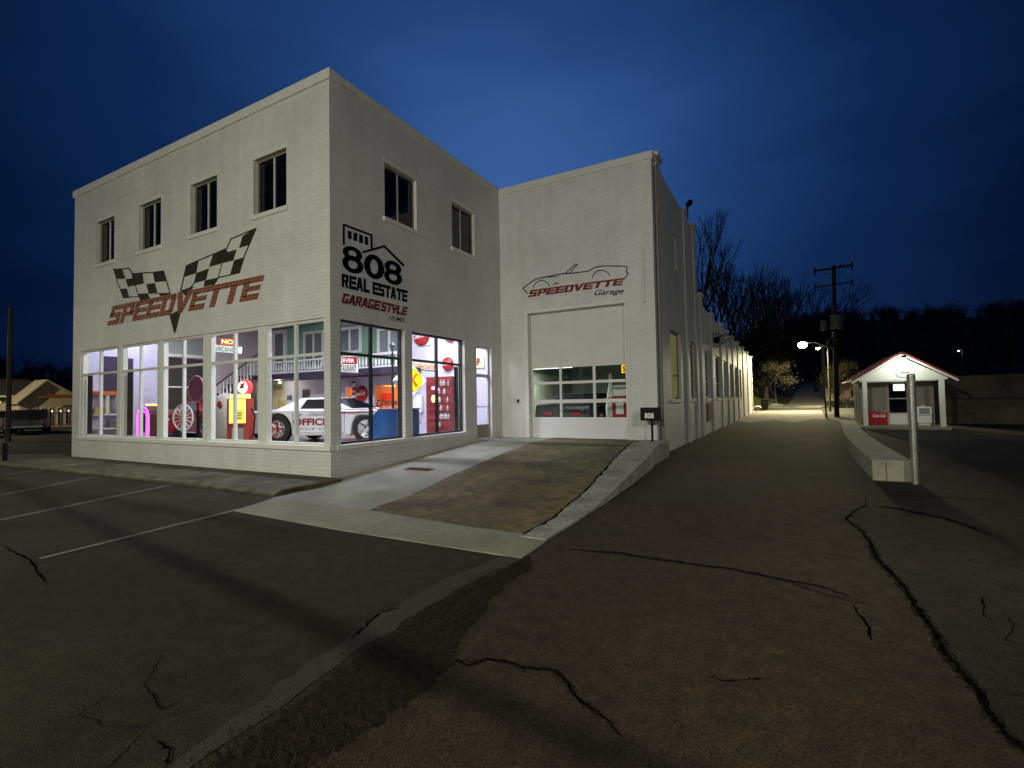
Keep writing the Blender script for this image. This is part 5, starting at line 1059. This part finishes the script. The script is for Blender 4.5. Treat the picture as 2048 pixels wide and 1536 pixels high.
m = MB(); text_on(m, 'RESTAURANT', quad_fn((.63, .6, 2.6), (.63, 3.4, 2.6), (.63, 3.4, 2.8), (.63, .6, 2.8))); 
for i, y_ in enumerate((-.67, -.15, .37, .95, 1.5)):
    fr = MB().box(.0, y_-.13, .25, .05, y_+.13, 1.75).build('window', mat('cream_trim', (.5, .45, .33), .7), t)
    MB().box(.052, y_-.07, .3, .06, y_+.07, 1.66).build('pane', mat('dark_pane', (.02, .015, .01), .3), fr); MB().ball((.12, y_+.09, 1.42), .055, sz=(1, 1, 1.4)).build('sconce', glow('sconce_light', (1, .9, .6), 1.4), fr)
MB().box(.0, -1.35, 1.15, .05, -1.0, 1.45).build('lit_window', glow('amber_window', (1, .75, .3), 1.3), t)
t = thing('hip_roof_building', 'low wide building with a dark hip roof and greenish lit eaves at the left edge', 'building', (-62, 12, 0))
MB().box(-8, -22, 0, 0, 6, 3.0).build('wall', mat('olive_wall', (.22, .24, .12), .8, noise=.2), t)
MB().add([(1.2,-24,3.0),(1.2,7,3.0),(-9,7,3.0),(-9,-24,3.0),(-3,-18,4.9),(-3,3,4.9)], [(0,1,5,4),(1,2,5),(2,3,4,5),(3,0,4),(0,3,2,1)]).build('roof', mat('hip_roof_brown', (.09, .075, .06), .9, noise=.2), t)
MB().box(1.21, -24, 2.86, 1.26, 7, 3.05).build('fascia', mat('glowing_fascia_cream', (.5, .5, .35), .6, emit=(.9, .95, .5), es=.12), t)  # faint glow put into the fascia to stand for lit eaves
MB().box(.002, -12, 1.9, .05, -1.9, 2.6).build('lit_window', glow('green_white_window', (.9, 1, .55), 1.6), t); MB().box(.002, -1.5, 2.0, .05, .2, 2.5).build('lit_window', glow('dim_green_window', (.55, .6, .3), .6), t)
t = thing('lit_sign_board', 'small white lit sign board between the parked vehicles and the restaurant', 'sign', (-50, 8.15, 0)); MB().box(-.1, -.55, .95, 0, .35, 1.5).build('panel', glow('white_panel', (.9, .95, 1), .9), t); MB().cyl((-.05, 0, 0), (-.05, 0, .95), .04).build('post', BLACK, t)
# pickup truck seen from behind
def pickup(name, label, loc, rz, m_, k=.97):
    t = thing(name, label, 'pickup truck', loc, rz); W2 = .98*k
    side = [(-2.6,.45),(-2.6,1.0),(-.75,1.0),(-.62,1.62),(.55,1.62),(1.15,1.05),(2.5,.98),(2.6,.5),(2.1,.35),(-2.3,.35)]
    MB().prism([(x*k, -W2, z*k) for x, z in side], (0, 2*W2, 0)).build('body', m_, t, bevel=.05)
    MB().prism([((-2.5)*k, -W2+.1, 1.003*k), (-.78*k, -W2+.1, 1.003*k), (-.78*k, W2-.1, 1.003*k), (-2.5*k, W2-.1, 1.003*k)], (0, 0, .004)).build('bed_floor', BLACK, t)
    MB().prism([(-.752*k, -.7*k, 1.12*k), (-.752*k, .7*k, 1.12*k), (-.672*k, .66*k, 1.52*k), (-.672*k, -.66*k, 1.52*k)], (-.006, 0, .0)).build('rear_window', mat('truck_glass', (.05, .055, .045), .1), t)
    for s in (-1, 1):
        MB().prism([(-.55*k, s*(W2+.002), 1.1*k), (.95*k, s*(W2+.002), 1.1*k), (.45*k, s*(W2+.002), 1.52*k), (-.5*k, s*(W2+.002), 1.52*k)], (0, s*.006, 0)).build('side_window', DARKGL, t)
        MB().box(-2.64*k, s*W2-s*.02, .7*k, -2.6*k, s*W2-s*.18, .95*k).build('tail_light', DRED, t)
        for x_ in (-1.6, 1.7): MB().lathe((x_*k, s*(W2-.18), .37*k), [(.26*k, 0), (.38*k, .02), (.38*k, .18), (.26*k, .2)], 18, (0, s, 0)).build('wheel', TYRE, t)
    MB().box(-2.72*k, -W2+.05, .45*k, -2.6*k, W2-.05, .6*k).build('bumper', CHROME, t, bevel=.02); return t
pickup('pickup_truck', 'dark pickup truck parked with its tailgate towards the white garage', (-36, 6.4, 0), math.radians(158), mat('dark_truck_paint', (.03, .028, .03), .25))
pickup('pickup_truck', 'pale beige pickup truck parked left of the dark pickup', (-40.0, 6.2, 0), math.radians(158), mat('beige_truck_paint', (.30, .26, .20), .35))
car('parked_car', 'pale car at the left edge parked behind the wooden pole', 'car', (-33.5, 2.6, 0), math.radians(150), mat('pale_car_paint', (.45, .38, .34), .3), 1.0, wb=2.5)
c = at(20, 900, 1, 2.0)
px0 = at(18, 760, 0, -26)
t = thing('wooden_pole', 'plain wooden pole in front of the parked vehicles at the left edge', 'pole', (-26, px0.y, 0)); zt = at(20, 617, 0, -26).z
MB().cyl((0, 0, -.1), (.05, 0, zt), .11, .08, n=12).build('pole', mat('dim_wood_pole', (.07, .055, .04), .9, noise=.3), t)
c = at(10, 928, 2, 0); t = thing('sign_post', 'short dark post at the left end of the front walk', 'post', (c.x, c.y, 0)); MB().box(-.06, -.04, -.05, .06, .04, .62).build('post', BLACK, t)
wire((-26, px0.y, zt-.2), (-60, -20, 9), .6, 'thin wire leaving the wooden pole towards the left edge', .012)
# ================================================================ trees
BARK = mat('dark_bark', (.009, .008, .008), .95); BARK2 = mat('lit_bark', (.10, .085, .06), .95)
def bare_tree(name, label, loc, H_, seed, depth=6, spread=.55, lean=(0, 0), m_=BARK, group='bare winter trees behind the garage', r0=None, twig=1.0, leaves=None):
    rnd = random.Random(seed); t = thing(name, label, 'tree', loc, 0, group); tr = MB(); br = MB(); tips = []
    def grow(p, d, ln, r, lv):
        d2 = (d+Vector((rnd.uniform(-.12, .12), rnd.uniform(-.12, .12), rnd.uniform(-.05, .1)))).normalized(); mid = p+d*ln*.5; e_ = mid+d2*ln*.5
        tgt = tr if lv == 0 else br; n = 7 if lv < 2 else (4 if lv < 4 else 3)
        tgt.cyl(p, mid, r, r*.86, n, False); tgt.cyl(mid, e_, r*.86, r*.70, n, False)
        if lv >= depth: tips.append(e_); return
        k = 3 if lv in (0, 1, 2) else (2 if lv < depth-1 else 3)
        for i in range(k):
            ang = rnd.uniform(.25, .75)*spread*1.6*(.35 if i == 0 else 1.0); az = rnd.uniform(0, 2*math.pi); a = d2.orthogonal().normalized(); b = d2.cross(a)
            nd = (d2*math.cos(ang)+(a*math.cos(az)+b*math.sin(az))*math.sin(ang)+Vector((0, 0, .12))).normalized()
            s = e_ if i < 2 else mid
            grow(s, nd, ln*rnd.uniform(.66, .86), max(r*.66, .012*twig), lv+1)
    grow(Vector((0, 0, -.2)), Vector((lean[0], lean[1], 1)).normalized(), H_*.24, r0 or H_*.018, 0)
    tr.build('trunk', m_, t); br.build('crown', m_, t)
    if leaves:
        lm, cnt, sz = leaves; q = MB()
        for i in range(cnt):
            p = rnd.choice(tips)+Vector((rnd.gauss(0, .5), rnd.gauss(0, .5), rnd.gauss(0, .4))); a = Vector((rnd.uniform(-1,1), rnd.uniform(-1,1), rnd.uniform(-1,1))).normalized()*sz*rnd.uniform(.6, 1.3); b = a.orthogonal().normalized()*sz*.7
            q.poly([p-a, p+b, p+a, p-b])
        q.build('leaves', lm, t)
    return t
bare_tree('bare_tree', 'tallest bare tree, rising right behind the alley side of the garage', (-1.8, 54, 0), 23.5, 27, 8, .50, (.0, 0), twig=1.0, r0=.40)
bare_tree('bare_tree', 'second tall bare tree just right of the tallest behind the garage', (.2, 70, .3), 23, 35, 7, .5, (.0, 0), twig=1.3)
lab = ['small bare tree nearest the garage roof line on the right', 'bare tree second in the row over the low roof', 'bare tree third in the row over the low roof', 'bare tree fourth in the row, left of the street lamp', 'bare tree above the street lamp', 'bare tree just left of the utility pole', 'bare tree behind the utility pole']
spots = [(-5, 90, 28), (-1, 96, 29), (3.5, 100, 27), (8, 104, 25), (13, 112, 24), (18, 118, 21)]
for i, (x_, y_, h_) in enumerate(spots):
    bare_tree('bare_tree', lab[i], (x_, y_, hgt(x_, y_)), h_, 60+i, 7, .6, (random.uniform(-.05, .1), 0), twig=2.0)
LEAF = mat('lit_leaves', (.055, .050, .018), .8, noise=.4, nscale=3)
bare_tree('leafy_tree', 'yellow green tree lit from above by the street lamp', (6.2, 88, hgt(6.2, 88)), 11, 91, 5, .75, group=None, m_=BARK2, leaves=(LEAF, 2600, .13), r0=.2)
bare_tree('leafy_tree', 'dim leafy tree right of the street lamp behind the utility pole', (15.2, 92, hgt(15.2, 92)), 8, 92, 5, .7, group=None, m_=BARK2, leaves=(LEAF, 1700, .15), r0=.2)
bare_tree('leafy_tree', 'dark bushy tree at the left side of the climbing lane', (2.0, 90, hgt(2.0, 90)), 7, 93, 5, .8, group=None, m_=BARK, leaves=(mat('dark_leaves', (.03, .035, .015), .9), 2200, .18), r0=.2)
# forest on the ridges: one mass
rnd = random.Random(8); q = MB()
def scrub(x, y, h_, r):
    z = hgt(x, y)-.5; n = 5
    for i in range(n):
        a = rnd.uniform(0, 6.28); tx, ty = x+r*math.cos(a)*rnd.random(), y+r*math.sin(a)*rnd.random(); p = Vector((x, y, z)); e_ = Vector((tx, ty, z+h_*rnd.uniform(.6, 1)))
        q.cyl(p, e_, .22, .05, 3, False)
        for k in range(5):
            b = p.lerp(e_, rnd.uniform(.4, 1)); q.cyl(b, b+Vector((rnd.uniform(-1, 1)*r, rnd.uniform(-1, 1)*r, rnd.uniform(.2, 1)*h_*.3)), .09, .03, 3, False)
for i in range(1300):
    x_ = rnd.uniform(-120, 260); y_ = rnd.uniform(150, 330)
    scrub(x_, y_, rnd.uniform(5, 8.5), 3.4)
for i in range(260): scrub(rnd.uniform(-320, -180), rnd.uniform(-40, 160), rnd.uniform(5, 9), 3)
tag(q.build('wooded_hillside', mat('forest_dark', (.012, .012, .012), 1)), 'dark leafless woods covering the hills behind the town', 'woods', kind='stuff')
# bushes near the far end
def bush(label, x, y, r, m_, seed, n=700):
    rn = random.Random(seed); q = MB(); z = hgt(x, y)
    for i in range(n):
        d = Vector((rn.gauss(0, 1), rn.gauss(0, 1), abs(rn.gauss(0, .8)))).normalized()*r*rn.uniform(.5, 1); p = Vector((d.x, d.y, d.z*.9)); a = Vector((rn.uniform(-1,1), rn.uniform(-1,1), rn.uniform(-1,1))).normalized()*.12; b = a.orthogonal().normalized()*.08
        q.poly([p-a, p+b, p+a, p-b])
    o = q.build('bush', m_); o.location = (x, y, z); return tag(o, label, 'bush', 'bushes by the climbing lane')
DL = mat('dark_leaves', (0,0,0))
for i, (x_, y_, r_, lb) in enumerate(((1.0, 82, 2.2, 'wide dark bush left of the lane, above the grass bank'), (5.2, 84, 1.6, 'dark bush at the lane edge under the lit tree'), (-3, 80, 2.5, 'dark bush at the far left behind the end of the garage'), (14.8, 72, 1.8, 'low dark bush behind the foot of the utility pole'), (17.5, 60, 2.0, 'dark bush left behind the hut'))): bush(lb, x_, y_, r_, DL, 40+i)
# grass
q = MB(); rnd = random.Random(2)
for i in range(9000):
    x_ = rnd.gauss(1.8, 2.6); y_ = rnd.uniform(65.5, 78)
    if x_ > 6.8: continue
    z = hgt(x_, y_)-.03; h_ = rnd.uniform(.06, .16); q.poly([(x_-.03, y_, z), (x_+.03, y_, z), (x_+rnd.uniform(-.05, .05), y_+rnd.uniform(-.05, .05), z+h_)])
tag(q.build('grass', mat('lit_grass', (.085, .12, .02), .9)), 'short green grass on the lit bank beyond the alley', 'grass', kind='stuff')
# ---------------------------------------------------------------- far houses
def house(label, x, y, w_, h_, m_, rz=0, lit=True, col=(1, .7, .35)):
    z = hgt(x, y)-.2; t = thing('house', label, 'house', (x, y, z), rz, 'houses on the slope')
    MB().box(-w_/2, 0, 0, w_/2, 6, h_).build('wall', m_, t); MB().prism([(-w_/2-.4, -.5, h_), (w_/2+.4, -.5, h_), (0, -.5, h_+w_*.28)], (0, 7, 0)).build('roof', BROWN, t)
    MB().box(-w_*.3, -.04, .9, -w_*.3+.7, -.001, 2.1).build('window', glow('house_window_%.2f' % col[2], col, 1.2) if lit else DARKGL, t); MB().box(w_*.1, -.04, .9, w_*.1+.8, -.001, 2.1).build('window', DARKGL, t); MB().box(-.45, -.05, 0, .35, -.001, 2.0).build('door', DRED, t)
HB = mat('house_grey', (.14, .13, .12), .9); HY = mat('house_yellow', (.42, .36, .20), .8)
house('far grey house with a pinkish lit window left of the lit tree', -5, 96, 7, 3.0, HB, col=(1, .5, .4)); house('small far house with a bright narrow window beside the lit tree', 2.2, 100, 5, 2.8, HB, col=(1, .8, .6))
house('yellow house lit by the street lamp behind the slim service pole', 16.8, 96, 6.5, 3.4, HY, math.radians(-8), lit=False); house('dim far house with one lit window right of the utility pole', 23.5, 94, 7, 3.0, HB, col=(1, .75, .4))
# ---------------------------------------------------------------- lamps
def street_lamp(label, base, H_, arm, energy, col, head=.3, es=60, soft=.05, cone=None, tilt=None, group=None):
    t = thing('street_lamp', label, 'street lamp', (base[0], base[1], hgt(*base) if base[1] > 60 else 0), 0, group)
    MB().cyl((0, 0, 0), (0, 0, H_+.3), .11, .08, n=10).build('pole', WOOD, t); MB().tube([(0, 0, H_-.4), (arm[0]*.5, arm[1]*.5, H_+.15), (arm[0], arm[1], H_+.12)], .035).build('arm', mat('lamp_metal', (.2, .2, .2), .5), t)
    MB().lathe((arm[0], arm[1], H_+.02), [(head, 0), (head*.7, .12), (.05, .16)], 16).build('hood', mat('lamp_metal', (0,0,0)), t)
    MB().ball((arm[0], arm[1], H_-.05), head, sz=(1, 1, .8)).build('lens', glow('lamp_lens_%d' % es, col, es), t)
    ld = bpy.data.lights.new('lamp_light', 'SPOT' if cone else 'POINT'); ld.energy = energy; ld.color = col; ld.shadow_soft_size = soft
    if tilt:
        ld.type = 'AREA'; ld = bpy.data.lights[ld.name]; ld.shape = 'DISK'; ld.size = soft*2
    if cone: ld.spot_size = math.radians(cone); ld.spot_blend = .06
    lo = bpy.data.objects.new('lamp_light', ld); C.objects.link(lo); lo.parent = t; lo.location = (arm[0], arm[1], H_-.05-head*.62-.15)
    if tilt: lo.rotation_euler = (math.radians(tilt[0]), 0, math.radians(tilt[1]))
    return t
LX, LZ = at(1605, 690, 1, 52).x, at(1605, 690, 1, 52).z+.05
street_lamp('bright yellowish street lamp glowing at the end of the alley', (LX+2.2, 52.3), LZ, (-2.2, -.3), 15000, (1, .88, .52), .42, 30, .5, 173)
street_lamp('smaller street lamp just right of and behind the bright one', (14.4, 78), 8.6, (-2.35, 0), 9000, (1, .88, .55), .28, 40, .5, 173)
street_lamp('distant tiny white street lamp above the hut', (36, 112), 7.0, (-.5, 0), 30, (1, .85, .9), .12, 12)
# street lamps of the road behind the viewer light the front
street_lamp('street lamp across the road in front of the garage', (1.8, -22.5), 7.8, (0, 2.0), LAMP1, (1.0, .98, .82), .22, 20, .04, None, (26, 0))
street_lamp('street lamp across the road at the alley corner', (21, -17), 9.0, (-2, 1), LAMP2, (.98, .95, .84), .22, 20, .5, None, (22, 38))
street_lamp('street lamp by the restaurant parking lot', (-44, -3), 8.0, (0, 2.0), 6500, (1.0, .87, .58), .22, 20)
# the cable whose shadow crosses the parking lot: it hangs between lamp and ground shadow
Lp = Vector((1.8, -20.5, 7.5)); s0 = Vector((-16, -1.7, 0)); s1 = Vector((14, -5.9, 0)); k = .45
a, b = Lp.lerp(s0, k), Lp.lerp(s1, k); d = (b-a)
tag(MB().cyl(a-d*.2, b+d*.2, .025, n=8).build('overhead_cable', WIRE), 'thick overhead cable crossing above the road in front of the garage', 'cable')
for p, lb in ((a-d*.2, 'cable pole across the road on the left'), (b+d*.2, 'cable pole across the road on the right')):
    t = thing('cable_pole', lb, 'pole', (p.x, p.y, 0)); MB().cyl((0, 0, 0), (0, 0, p.z+.3), .13, .1, n=10).build('pole', WOOD, t)
bpy.context.view_layer.update()
